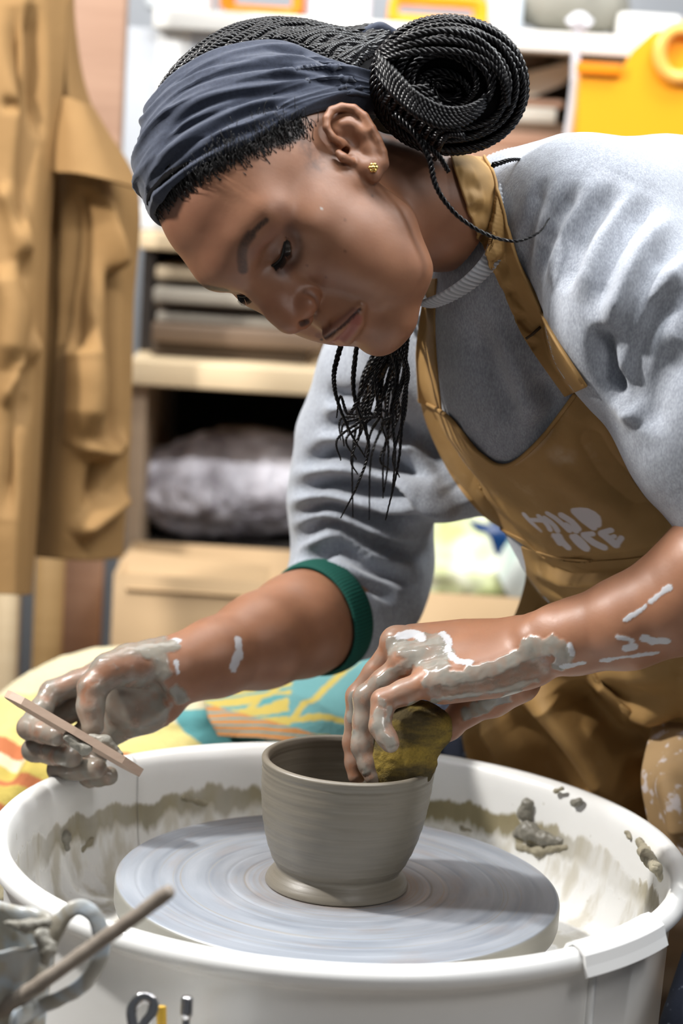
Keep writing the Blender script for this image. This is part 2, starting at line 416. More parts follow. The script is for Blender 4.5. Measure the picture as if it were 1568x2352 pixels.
def make_head():
    f = Field((-100, -135, -128), (100, 130, 165), 1.25)
    sx = (-1, 1)
    f.ell((0, -14, 46), (74, 99, 86))
    f.ell((0, 26, 58), (61, 60, 54), 20)
    f.ell((0, 33, 2), (63, 55, 60), 18)
    f.ell((0, 34, -48), (52, 50, 43), 18)
    for s in sx:
        f.path([(s * 58, 12, -8), (s * 51, 18, -50), (s * 40, 44, -76), (s * 15, 67, -88)], (14, 13, 17, 15), 24, kin=14)
        f.ell((s * 38, 49, -14), (27, 25, 26), 20)
        f.ell((s * 42, 42, -38), (23, 36, 36), 20)
        f.ell((s * 30, 49, -52), (24, 24, 24), 16)
        f.path([(s * 8, 84, 40), (s * 28, 80, 47), (s * 46, 66, 43)], (10, 10, 10), 24)
        f.ell((s * 54, 42, 10), (12, 26, 14), 16)
    f.ell((0, 69, -87), (24, 18, 15), 14)
    f.ell((0, 76, 42), (22, 16, 20), 20)
    f.ell((0, 76, -50), (19, 21, 23), 14)
    for s in sx:                                              # orbits, then the lid-covered eyeballs
        f.ell((s * 31, 95, 19), (17, 15, 10), 12, '-')
        f.ell((s * 31, 66.5, 20), (15.0, 14.6, 14.4), 6)
    # nose
    f.path([(0, 88, 32), (0, 95.5, 14), (0, 102, -2), (0, 105.5, -12)], (9.0, 9.5, 11.0, 12.6), 9, kin=8)
    for s in sx:
        f.ell((s * 10, 88, 2), (9, 10, 20), 10)
        f.ell((s * 14.0, 96, -18), (8.8, 11.0, 9.0), 7)
        f.path([(s * 25, 96, -10), (s * 28, 92, -20), (s * 26, 92, -29)], (1.2, 1.7, 1.2), 6, '-')
    f.ell((0, 99, -24), (6, 10, 5.5), 4)
    for s in sx: f.ell((s * 9.0, 100.5, -28.5), (4.2, 6.0, 4.6), 2, '-')
    # lips
    f.path([(-25, 85, -54.5), (-15, 91.5, -51), (-6, 97.5, -47.5), (0, 98, -48.5), (6, 97.5, -47.5), (15, 91.5, -51), (25, 85, -54.5)], (2.2, 4.4, 5.8, 5.8, 5.8, 4.4, 2.2), 4.5)
    f.path([(-24, 85, -56), (-14, 90.5, -59.5), (0, 95.5, -60), (14, 90.5, -59.5), (24, 85, -56)], (2.2, 5.4, 6.8, 5.4, 2.2), 4.5)
    f.path([(-28, 87, -55.5), (-20, 94, -54), (-8, 103, -53), (0, 103.5, -54), (8, 103, -53), (20, 94, -54), (28, 87, -55.5)], 0.9, 2.2, '-')
    f.ell((0, 101, -74), (18, 8, 5), 8, '-')
    f.ell((0, 108, -36), (4, 6, 7), 4, '-')
    for s in sx:
        f.ell((s * 29, 90, -56), (2.5, 2.5, 4), 4, '-')
    # eye slits: looking down, the upper lid almost closed
    for s in sx:
        sp = [(s * -45.0, 72.5, 24.5), (s * -39, 78, 18.5), (s * -31, 80.5, 15.0), (s * -23, 82, 15.2), (s * -17, 84, 18.5)]
        f.path(sp, (0.8, 2.6, 3.6, 3.0, 1.0), 1.0, '-')
    # neck goes on into the collar
    nk = WH(np.array([P(905, 470, 1.79), P(1010, 480, 1.80), P(1110, 505, 1.82), P(1230, 560, 1.86)]))
    f2 = [nk[0] * 0.4 + np.array([0, -30, -25]) * 0.6, nk[1], nk[2]]
    f.path([(0, -28, -8), f2[1] * .5 + np.array([0, -30, -30]) * .5, f2[1]], (50, 49, 50), 16, kin=10)
    # ears
    for m in (1, -1):
        E = lambda px, py, x: HP(px, py, x) * np.array([m, 1, 1])
        f.ell(E(815, 345, -71), (6, 15, 24), 5, rot=rotx(math.radians(28)))
        f.ell(E(808, 290, -77), (4.2, 17, 17), 5, rot=rotz(m * math.radians(-14)))
        rim = [E(806, 338, -72), E(785, 330, -76), E(762, 315, -79), E(750, 293, -81), E(749, 272, -82), E(760, 254, -83), E(784, 246, -85), E(812, 250, -88), E(836, 268, -90), E(853, 296, -90), E(867, 322, -88), E(877, 350, -85), E(880, 376, -82)]
        back = [E(800, 275, -78), E(835, 300, -81), E(850, 340, -79), E(858, 375, -77)]
        f.path([E(775, 300, -76), E(800, 285, -80), E(835, 305, -83), E(850, 345, -80), E(856, 380, -79), E(840, 385, -77), E(820, 370, -74)], (4.5, 6, 6.5, 6, 5.5, 5, 5), 5, kin=4)
        f.path(rim, (2.6, 3.0, 3.2, 3.2, 3.2, 3.3, 3.4, 3.6, 3.6, 3.6, 3.6, 4.0, 4.6), 2.2, kin=1)
        f.path([E(868, 385, -80), E(858, 402, -78), E(842, 392, -76)], (5.6, 5.6, 4.6), 4, kin=3)
        f.path([E(782, 284, -81), E(806, 284, -83), E(830, 298, -84), E(848, 318, -84), E(852, 338, -82)], (2.2, 3.0, 3.0, 2.6, 2.6), 3, kin=2)
        f.path([E(778, 302, -86), E(768, 290, -87), E(772, 272, -88), E(795, 262, -89), E(822, 272, -91), E(842, 292, -92)], (2.4, 4.2, 4.4, 3.6, 2.6, 1.4), 2.0, '-')
        f.ell(E(812, 322, -86), (9, 6.5, 7.5), 3, '-'); f.ell(E(806, 348, -84), (10, 5.2, 7.5), 3, '-')
        f.path([E(792, 348, -72), E(778, 353, -62)], (3.6, 3), 2, '-')
        f.path([E(777, 352, -76), E(788, 362, -77.5), E(806, 370, -77)], (3.0, 3.4, 2.8), 3, kin=2)
        f.ell(E(844, 342, -80), (4, 4.2, 4.4), 3)
        f.ell(E(865, 343, -83), (3.4, 4.4, 4.4), 3)
    V, F = f.mesh()
    V = relax(V, F, 1, 0.35)
    return HW(V), F
headV, headF = make_head()
HEAD = Surf(headV, headF)
MOUTH = [(738, 781), (760, 768), (790, 746), (812, 724), (826, 710)]
HEAD.press(MOUTH, .0016, -.0022); HEAD.press([(822, 716), (832, 703)], .003, -.0016)
HEAD.press([(692, 744), (706, 738)], .0022, -.0034, taper=False)
HEAD.press([(700, 668), (722, 682), (731, 704), (722, 728)], .0030, -.0014)
HEAD.press([(668, 530), (684, 562), (672, 600), (642, 624)], .0040, -.0014)
HEAD.press([(622, 556), (606, 585), (604, 610)], .0030, -.0010)
HEAD = Surf(relax(HEAD.V, HEAD.F, 1, .3), HEAD.F)
skin_mat = Mat('skin', rough=0.42, sss=0.12, coat=0.0)
def skin_setup(m):
    base = m.attr('albedo')[0]
    n = m.tex(60, 5); n2 = m.tex(420, 3)
    c = m.mix(m.ramp(n, [(0.3, 0.0), (0.7, 0.22)]), base, (0.62, 0.5, 0.5, 1), 'MULTIPLY')
    clay = m.attr('clay')[2]; wet = m.attr('wet')[2]
    m.color(m.mix(clay, c, m.attr('claycol')[0]))
    r = m.math('ADD', 0.40, m.math('MULTIPLY', n2, 0.12)); r = m.math('SUBTRACT', r, m.math('MULTIPLY', wet, 0.30), True); m.rough(r)
    m.bump(n2, 0.12, 0.0006)
skin_setup(skin_mat)

# ================================================================== the wheel
WZ = 0.60
def noise_disp(V, N, amp, size, seed=0): return V + N * (amp * vnoise(V, size, seed))[:, None]
plastic = Mat('white_plastic', rough=0.28)
def _():
    m = plastic; hz = m.attr('hz')[2]; inn = m.attr('inner')[2]
    n = m.tex(9, 6, stretch=(1, 1, 0.35)); n2 = m.tex(45, 5, stretch=(1, 1, 0.25)); n3 = m.tex(3.2, 2)
    # a band of dried slip left inside the basin, its upper edge ragged, with runs below it
    top = m.math('ADD', 0.600, m.math('ADD', m.math('MULTIPLY', m.math('SUBTRACT', n, 0.5), 0.050), m.math('MULTIPLY', m.math('SUBTRACT', n2, 0.5), 0.030)))
    a = m.math('MULTIPLY', m.math('SUBTRACT', top, hz), 260, True)
    lowz = m.math('ADD', 0.574, m.math('MULTIPLY', m.math('SUBTRACT', n2, 0.5), 0.06))
    b = m.math('MULTIPLY', m.math('SUBTRACT', hz, lowz), 120, True)
    patchy = m.ramp(n3, [(0.40, 0.18), (0.62, 1.0)])
    band = m.math('MULTIPLY', m.math('MULTIPLY', a, b), m.math('MULTIPLY', inn, patchy))
    streak = m.math('MULTIPLY', m.math('MULTIPLY', a, inn), m.ramp(n2, [(0.46, 0.0), (0.62, 0.55)]))
    speck = m.math('MULTIPLY', inn, m.ramp(m.tex(70, 2), [(0.70, 0.0), (0.74, 0.6)]))
    col = m.mix(m.ramp(m.tex(14, 4), [(0.3, 0.0), (0.8, 0.12)]), srgb(240, 240, 238), srgb(205, 200, 186))
    col = m.mix(streak, col, srgb(178, 168, 140)); col = m.mix(speck, col, srgb(170, 160, 135))
    col = m.mix(band, col, m.mix(n2, srgb(112, 104, 78), srgb(168, 156, 120)))
    m.color(col); m.rough(m.mix(m.math('ADD', band, streak, True), (0.26, 0.26, 0.26, 1), (0.7, 0.7, 0.7, 1))); m.bump(n2, 0.12, 0.001)
_()
plain_white = Mat('white_plastic_plain', srgb(238, 238, 236), 0.28)
plain_white.bump(plain_white.tex(30, 4), 0.05, 0.001)
basin = empty('splash_basin', (0, 0, WZ - 0.10), 'white plastic splash basin around the wheel, clay slip dried on its inner wall', 'basin')
prof = [(0.095, -.062), (0.20, -.062), (0.236, -.060), (0.248, -.050), (0.254, -.030), (0.2572, .000), (0.2585, .022), (0.2597, .031), (0.2625, .0385), (0.2680, .0425), (0.2740, .0415), (0.2785, .0365), (0.2790, .0300), (0.2755, .0255), (0.2690, .0235), (0.2648, .018), (0.2640, .000), (0.2625, -.06), (0.2610, -.14), (0.2570, -.14), (0.2565, -.07), (0.24, -.066), (0.095, -.066)]
prof = [(r, z - 0.005) for r, z in prof]
q = [prof[0]]
for a, b in zip(prof[:-1], prof[1:]):
    k = max(1, int(np.hypot(b[0] - a[0], b[1] - a[1]) / 0.012))
    q += [(a[0] + (b[0] - a[0]) * i / k, a[1] + (b[1] - a[1]) * i / k) for i in range(1, k + 1)]
q = np.array(q); seam = math.radians(-46)
for nm, a0 in (('back_half', seam), ('front_half', seam - math.pi)):
    n = 180; a = np.linspace(a0 + 0.0015, a0 + math.pi - 0.0015, n); m = len(q)
    V = np.stack([q[:, 0][:, None] * np.cos(a), q[:, 0][:, None] * np.sin(a), WZ + q[:, 1][:, None] + 0 * a], -1).reshape(-1, 3)
    i = np.arange(m - 1)[:, None] * n; j = np.arange(n - 1)[None]; F = np.stack([i + j, i + j + 1, i + n + j + 1, i + n + j], -1).reshape(-1, 4)
    # close the profile and cap both ends
    e = np.arange(n - 1); F = np.concatenate([F, np.stack([(m - 1) * n + e, (m - 1) * n + e + 1, e + 1, e], -1)])
    inn = np.repeat((np.arange(m) < m * 0.45) & (q[:, 1] < 0.024) & (q[:, 0] < 0.2592), n).astype(float)
    o = mesh(nm, V, F, plastic, basin, True, {'hz': V[:, 2], 'inner': inn})
# joint of the two halves: an upright flange and the cover that clips over the rim
def arcblock(r0, r1, z0, z1, a0, a1, n=14):
    a = np.linspace(a0, a1, n); V = []
    for (r, z) in ((r0, z0), (r1, z0), (r1, z1), (r0, z1)): V.append(np.stack([r * np.cos(a), r * np.sin(a), WZ + z + 0 * a], -1))
    V = np.concatenate(V); F = []
    for s in range(4):
        t = (s + 1) % 4
        for j in range(n - 1): F.append((s * n + j, t * n + j, t * n + j + 1, s * n + j + 1))
    F += [(0, 3 * n, 2 * n, n), (n - 1, 2 * n - 1, 3 * n - 1, 4 * n - 1)]
    return V, F
V, F = arcblock(0.2635, 0.2685, -.14, .022, seam - .010, seam + .006, 3); mesh('joint_flange', V, F, plain_white, basin, False)
cp = [(0.2575, .018), (0.2580, .034), (0.2620, .0415), (0.2680, .0450), (0.2745, .0440), (0.2815, .0385), (0.2835, .0310), (0.2860, .0240), (0.2840, .0225), (0.2812, .0290), (0.2795, .0370), (0.2740, .0415), (0.2680, .0425), (0.2630, .039), (0.2600, .031), (0.2595, .018)]
a = np.linspace(seam - 0.10, seam + 0.25, 34); m = len(cp); cp = np.array(cp) * [1, 1] + [0, -0.0035]
V = np.stack([cp[:, 0][:, None] * np.cos(a), cp[:, 0][:, None] * np.sin(a), WZ + cp[:, 1][:, None] + 0 * a], -1).reshape(-1, 3); n = len(a)
F = [(i * n + j, ((i + 1) % m) * n + j, ((i + 1) % m) * n + j + 1, i * n + j + 1) for i in range(m) for j in range(n - 1)] + [tuple(i * n for i in range(m)), tuple(i * n + n - 1 for i in range(m))[::-1]]
mesh('rim_clip', V, F, plain_white, basin, False)

clay_mat = Mat('wet_clay', srgb(128, 124, 113), 0.42)
clay_mat.color(clay_mat.mix(clay_mat.tex(120, 4), srgb(112, 108, 98), srgb(146, 142, 131))); clay_mat.bump(clay_mat.tex(160, 4), 0.5, 0.002)
dry_clay = Mat('drying_clay', srgb(160, 152, 132), 0.75); dry_clay.color(dry_clay.mix(dry_clay.tex(90, 4), srgb(120, 112, 92), srgb(176, 168, 146))); dry_clay.bump(dry_clay.tex(160, 4), 0.5, 0.002)
def basin_hit(px, py):
    """where a pixel's ray meets the inner wall of the basin"""
    d = P(px, py, 1.0) - CAM; best = None
    for t in np.linspace(1.7, 2.3, 2400):
        p = CAM + d * t
        if math.hypot(p[0], p[1]) >= 0.2572 and p[1] > -0.2: return p
def blob(name, pts, radii, mat, parent, h=0.0012, amp=0.0015, k=0.004, flat=None):
    pts = [np.asarray(p) for p in pts]; r = max(radii) + 0.006
    f = Field(np.min(pts, 0) - r, np.max(pts, 0) + r, h); f.path(pts, radii, 0, kin=k) if len(pts) > 1 else f.ell(pts[0], radii[0] if flat is None else flat)
    V, F = f.mesh(); V = noise_disp(V, normals(V, F), amp, 0.006, len(V) % 7); return mesh(name, V, F, mat, parent)
BH = basin_hit
for pix, rad, mt in (([(1212, 1848), (1205, 1870), (1215, 1890)], [.006, .0065, .004], clay_mat), ([(1190, 1915), (1215, 1905), (1250, 1925), (1290, 1932)], [.005, .009, .007, .003], clay_mat), ([(1195, 1945), (1240, 1955), (1300, 1945)], [.004, .005, .003], dry_clay),
                     ([(1318, 1845), (1330, 1842)], [.004, .0035], clay_mat), ([(1275, 1815), (1290, 1812)], [.0022, .002], dry_clay), ([(1440, 1912), (1445, 1925)], [.003, .0022], dry_clay),
                     ([(1468, 1930), (1482, 1960), (1505, 1995)], [.0035, .005, .0035], dry_clay), ([(1508, 1990), (1518, 2025)], [.003, .0015], dry_clay), ([(148, 1920), (150, 1945)], [.005, .005], clay_mat), ([(205, 1930), (185, 1950)], [.004, .003], dry_clay),
                     ([(420, 1830), (470, 1845)], [.003, .002], dry_clay), ([(1060, 1900), (1090, 1912)], [.003, .0025], dry_clay)):
    pts = [BH(*p) for p in pix]; pts = [p * np.array([1.0, 1.0, 1]) for p in pts]
    blob('clay_lump', pts, rad, mt, basin)
for (x, y), r in (((0.235, -0.03), .007), ((0.215, -0.105), .006), ((0.222, -0.09), .005), ((-0.215, 0.03), .004)):
    blob('clay_lump', [np.array([x, y, WZ - .064])], [r], clay_mat, basin, flat=(r, r * 1.4, r * .9))

# wheel head
steel = Mat('wheel_metal', rough=0.38, metal=0.25)
def _():
    m = steel; rd = m.attr('rad')[2]; an = m.attr('ang')
    def ringnoise(freq, twist):
        cx = m.node('ShaderNodeCombineXYZ'); m.l.new(m.math('MULTIPLY', rd, freq), cx.inputs[0])
        v = m.node('ShaderNodeSeparateXYZ'); m.l.new(an[1], v.inputs[0])
        m.l.new(m.math('MULTIPLY', v.outputs[0], twist), cx.inputs[1]); m.l.new(m.math('MULTIPLY', v.outputs[1], twist), cx.inputs[2])
        n = m.node('ShaderNodeTexNoise'); n.inputs['Scale'].default_value = 1.0; n.inputs['Detail'].default_value = 5; m.l.new(cx.outputs[0], n.inputs[0]); return n.outputs[0]
    a = ringnoise(75, 1.4); b = ringnoise(60, 2.2); c = ringnoise(420, 0.5)
    col = m.mix(m.ramp(a, [(0.32, 0.0), (0.68, 1.0)]), srgb(140, 147, 158), srgb(168, 174, 183))
    col = m.mix(m.ramp(b, [(0.55, 0.0), (0.75, 0.5)]), col, srgb(156, 142, 134))
    near = m.ramp(m.math('DIVIDE', rd, 0.18), [(0.30, 1.0), (0.42, 0.25), (0.60, 0.0)])
    col = m.mix(m.math('MULTIPLY', near, m.ramp(c, [(0.35, 0.1), (0.6, 0.9)])), col, srgb(150, 135, 122))
    line = m.ramp(c, [(0.63, 0.0), (0.66, 0.5)]); col = m.mix(line, col, srgb(158, 148, 132))
    col = m.mix(m.ramp(m.math('DIVIDE', rd, 0.18), [(0.9785, 0.0), (0.984, 1.0)]), col, srgb(150, 148, 140))
    m.color(col); m.bump(c, 0.15, 0.0004); m.bump(a, 0.2, 0.0008)
_()
wheel = empty('wheel_head', (0, 0, WZ - 0.024), 'round grey metal wheel head streaked with rings of clay slip under the bowl', 'wheel')
pr = [(0.0, -.0225), (0.10, -.0225), (0.172, -.0225), (0.1765, -.0215), (0.1775, -.018), (0.1775, -.003), (0.1770, -.0008), (0.1755, 0.0)]
rr = np.linspace(0.1745, 0.0, 150); grooves = {0.160: .0005, 0.146: .0004, 0.128: .0006, 0.104: .0004, 0.088: .0005, 0.074: .0006}
for r in rr: pr.append((r, -sum(d * math.exp(-((r - g) / 0.0011) ** 2) for g, d in grooves.items())))
V, F = lathe(pr, (0, 0, WZ), 160)
rad = np.hypot(V[:, 0], V[:, 1]); an = np.arctan2(V[:, 1], V[:, 0])
mesh('disc', V, F, steel, wheel, True, {'rad': rad, 'ang': np.stack([np.cos(an), np.sin(an), 0 * an], 1)})
V, F = lathe([(0.0, -.13), (0.030, -.13), (0.030, -.10), (0.052, -.07), (0.060, -.023), (0.0, -.023)], (0, 0, WZ), 40); mesh('shaft', V, F, plain_white, wheel)

# bowl being thrown
pot_mat = Mat('thrown_clay', rough=0.34)
def _():
    m = pot_mat; n = m.tex(55, 5, stretch=(0.35, 0.35, 8)); n2 = m.tex(500, 2, stretch=(0.5, 0.5, 3))
    m.color(m.mix(n, srgb(106, 99, 87), srgb(128, 121, 108))); m.bump(n, 0.14, 0.0012); m.bump(n2, 0.10, 0.0004); m.rough(m.ramp(n2, [(0, 0.34), (1, 0.50)]))
_()
out = [(0.0, 0.0), (0.045, 0.0), (0.0560, 0.0), (0.0568, 0.003), (0.0545, 0.007), (0.0515, 0.0105), (0.0498, 0.0128), (0.0500, 0.0150), (0.0518, 0.0175), (0.0545, 0.0225), (0.0580, 0.031), (0.0612, 0.041), (0.0640, 0.053), (0.0662, 0.067), (0.0675, 0.081), (0.0680, 0.0915), (0.0683, 0.0955), (0.0690, 0.0990), (0.0688, 0.1015), (0.0672, 0.1030), (0.0650, 0.1030), (0.0634, 0.1016), (0.0628, 0.0985), (0.0632, 0.0950), (0.0632, 0.090), (0.0622, 0.078), (0.0604, 0.062), (0.0575, 0.045), (0.0530, 0.031), (0.046, 0.020), (0.034, 0.0145), (0.018, 0.0125), (0.0, 0.012)]
C = catmull(np.array(out), 260); C[:, 0] = np.maximum(C[:, 0], 0); C[:, 1] = np.maximum(C[:, 1], 0)
z = C[:, 1]; C[:, 0] += np.where(z > 0.016, 0.00008 * np.sin(z * 1500) + 0.00014 * np.sin(z * 620 + 1), 0)
V, F = lathe(C, (-0.001, 0, WZ + 0.0002), 160, lean=(0.04, 0.0)); bowl = mesh('clay_bowl', V, F, pot_mat); tag(bowl, 'freshly thrown grey clay bowl standing on the wheel head', 'bowl')
# things at the front left: slip jug, stick, tools
jug_mat = Mat('jug_plastic', rough=0.35)
def _():
    m = jug_mat; n = m.tex(26, 6, dist=0.8); c = m.attr('clay')[2]
    f = m.math('ADD', m.ramp(n, [(0.42, 0.0), (0.56, 0.85)]), c, True)
    m.color(m.mix(f, srgb(158, 168, 176), m.mix(m.tex(60, 4), srgb(128, 122, 108), srgb(160, 154, 140)))); m.bump(n, 0.5, 0.003)
_()
jug = empty('slip_jug', P(-22, 2352, 1.52) + np.array([0, 0, -0.06]), 'grey-blue plastic jug smeared with wet clay at the front left', 'jug')
jc = P(-22, 2130, 1.52); z0 = -0.125
pr = [(0.0, z0), (0.034, z0), (0.038, z0 + .004), (0.040, -0.05), (0.0435, -0.004), (0.0450, 0.0), (0.0435, 0.001), (0.0415, -0.004), (0.0382, -0.05), (0.0362, z0 + .008), (0.0, z0 + .006)]
C = []
for a, b in zip(pr[:-1], pr[1:]):
    k = max(1, int(np.hypot(b[0] - a[0], b[1] - a[1]) / 0.003)); C += [(a[0] + (b[0] - a[0]) * i / k, a[1] + (b[1] - a[1]) * i / k) for i in range(k)]
V, F = lathe(C + [pr[-1]], jc, 110); N = normals(V, F); nn = vnoise(V, 0.014, 3); lump = np.clip(nn - 0.05, 0, 1)
V = V + N * (0.0016 * lump)[:, None]; V[:, 2] += np.where(V[:, 2] > jc[2] - 0.006, 0.004 * vnoise(V, 0.03, 5), 0)
mesh('jug_body', V, F, jug_mat, jug, True, {'clay': np.clip(lump * 3, 0, 1)})
hp = catmull([P(105, 2165, 1.50), P(135, 2120, 1.497), P(160, 2092, 1.495), P(190, 2084, 1.495), P(220, 2110, 1.495), P(234, 2160, 1.495), P(222, 2215, 1.495), P(190, 2262, 1.497), P(140, 2292, 1.50), P(80, 2318, 1.503), P(30, 2345, 1.45)], 90)
V, F = tube(hp, 0.0058 * np.interp(np.linspace(0, 1, 90), [0, .15, .5, 1], [1.5, .95, 1, 1.2]), 12, flat=0.30); V = noise_disp(V, normals(V, F), 0.0005, 0.008)
mesh('handle', V, F, jug_mat, jug, True, {'clay': sm((0.30 - np.repeat(np.linspace(0, 1, 90), 12)) * 3).tolist() + [1, 0]})
cp = [P(95, 2190, 1.485), P(110, 2150, 1.487), P(90, 2125, 1.49)]
blob('clay_smear', [P(95, 2150, 1.484), P(112, 2180, 1.484), P(108, 2215, 1.484)], [.004, .0045, .002], clay_mat, jug, amp=0.0025)
blob('clay_smear', [P(10, 2120, 1.49), P(60, 2128, 1.485), P(105, 2118, 1.49)], [.002, .003, .004], clay_mat, jug, amp=0.0015)
stick_mat = Mat('clay_stained_wood', rough=0.6)
stick_mat.color(stick_mat.mix(stick_mat.tex(40, 5), srgb(112, 98, 84), srgb(168, 158, 146))); stick_mat.bump(stick_mat.tex(90, 4), 0.5, 0.002)
SC0 = np.array([P(-75, 2372, 1.515), P(120, 2240, 1.462), P(290, 2120, 1.425), P(392, 2044, 1.405)])
V, F = tube(catmull(SC0, 60), 0.0050 * np.interp(np.linspace(0, 1, 60), [0, .97, 1], [1.1, 1, .8]), 12, flat=0.8); V = noise_disp(V, normals(V, F), 0.0006, 0.01)
tag(mesh('wooden_stick', V, F, stick_mat), 'long clay-stained wooden stick leaning out of the jug at the lower left', 'stick')
chrome = Mat('polished_metal', srgb(190, 190, 192), 0.16, 1.0); brass = Mat('yellow_metal', srgb(205, 165, 60), 0.4, 0.3)
cup = empty('tool_cup', P(365, 2500, 1.52), 'grey cup below the jug handle holding trimming tools, mostly out of view', 'cup')
cc = P(365, 2440, 1.52)
V, F = lathe([(0.0, -.09), (0.036, -.09), (0.040, 0), (0.0375, 0), (0.034, -.086), (0, -.086)], cc, 48); mesh('cup_body', V, F, plain_white, cup)
def flatloop(pix, d, w, t):
    return tube(catmull([P(x, y, d) for x, y in pix], 60), w, 8, flat=t)
lt = empty('loop_tool', P(330, 2500, 1.51), 'steel ribbon loop tool sticking up in front of the basin wall', 'trimming tool')
V, F = flatloop([(322, 2420), (305, 2352), (303, 2318), (318, 2296), (335, 2291), (352, 2303), (348, 2330), (328, 2360), (322, 2420)], 1.51, 0.0036, 0.35); mesh('loop', V, F, chrome, lt)
V, F = tube([P(322, 2415, 1.51), P(330, 2560, 1.52)], 0.0045, 10); mesh('tool_handle', V, F, stick_mat, lt)
V, F = tube(catmull([P(430, 2288, 1.53), P(428, 2330, 1.53), P(424, 2400, 1.53), P(415, 2540, 1.53)], 30), [.0030] + [.0042] * 10 + [.0028] * 19, 12)
tag(mesh('metal_rod_tool', V, F, chrome), 'thin shiny steel rod tool standing right of the loop tool', 'tool')
V, F = tube(catmull([P(371, 2310, 1.54), P(371, 2325, 1.54), P(372, 2400, 1.54), P(374, 2540, 1.53)], 30), [.0022] + [.0034] * 29, 8)
tag(mesh('yellow_pencil', V, F, brass), 'yellow handle tip standing between the loop tool and the steel rod', 'pencil')

# ------------------------------------------------------------------ arms and hands
def make_near_arm():
    lo = np.minimum(P(770, 1850, 1.66), P(770, 1850, 1.90)) - 0.02; hi = np.maximum(P(1830, 1150, 1.66), P(1830, 1150, 1.90)) + 0.03
    f = Field(lo, hi, 0.0013)
    f.path([P(1760, 1235, 1.70), P(1640, 1320, 1.70), P(1560, 1378, 1.71), P(1440, 1430, 1.72), P(1320, 1462, 1.735), P(1240, 1480, 1.745)], (.046, .045, .0395, .0340, .0275, .0245), 0, kin=.012)
    f.ell(P(1262, 1432, 1.735), (.011, .010, .010), .010)                      # ulna head
    f.path([P(1250, 1470, 1.755), P(1200, 1480, 1.765)], (.020, .021), .012)
    w0 = [P(1190, 1470, 1.775), P(1195, 1478, 1.765), P(1200, 1500, 1.752), P(1205, 1525, 1.744)]
    mc = [P(945, 1472, 1.800), P(912, 1480, 1.782), P(930, 1522, 1.764), P(985, 1566, 1.744)]
    for a, b, r in zip(w0, mc, (.0150, .0150, .0150, .0145)):
        m = a * .5 + b * .5 + UP * 0.002; f.path([a, m, b], (.0165, .0150, r * .90), .010)
    f.path([P(1230, 1530, 1.745), P(1130, 1560, 1.742), P(1020, 1580, 1.742)], (.014, .0150, .0125), .010)   # hypothenar edge
    f.ell(P(912, 1472, 1.780), (.011, .011, .0105), .008); f.ell(P(932, 1518, 1.762), (.0105,) * 3, .006)
    fin = dict(index=([mc[0], P(862, 1575, 1.815), P(842, 1680, 1.820), P(852, 1745, 1.815)], (.0105, .0095, .0085, .0075)),
               middle=([mc[1], P(823, 1600, 1.790), P(812, 1705, 1.792), P(819, 1782, 1.788)], (.0112, .0098, .0085, .0072)),
               ring=([mc[2], P(840, 1602, 1.770), P(833, 1715, 1.767), P(858, 1782, 1.762)], (.0108, .0098, .0090, .0078)),
               little=([mc[3], P(880, 1610, 1.742), P(872, 1668, 1.736), P(896, 1708, 1.732)], (.0112, .0092, .0080, .0072)))
    for n, (p, r) in fin.items():
        q = [p[0], p[0] * .45 + p[1] * .55, p[1], p[1] * .5 + p[2] * .5, p[2], p[2] * .4 + p[3] * .6, p[3]]
        rr = [r[0], (r[0] + r[1]) / 2 * .95, r[1], (r[1] + r[2]) / 2 * .94, r[2], r[2] * .95, r[3]]
        f.path(q, rr, .0022, kin=.004)
    f.path([P(1185, 1560, 1.775), P(1130, 1600, 1.785), P(1070, 1632, 1.800), P(1030, 1668, 1.808), P(985, 1700, 1.812)], (.020, .0155, .0120, .0105, .0090), .006, kin=.006)
    V, F = f.mesh(); V = relax(V, F, 1, .4); return V, F
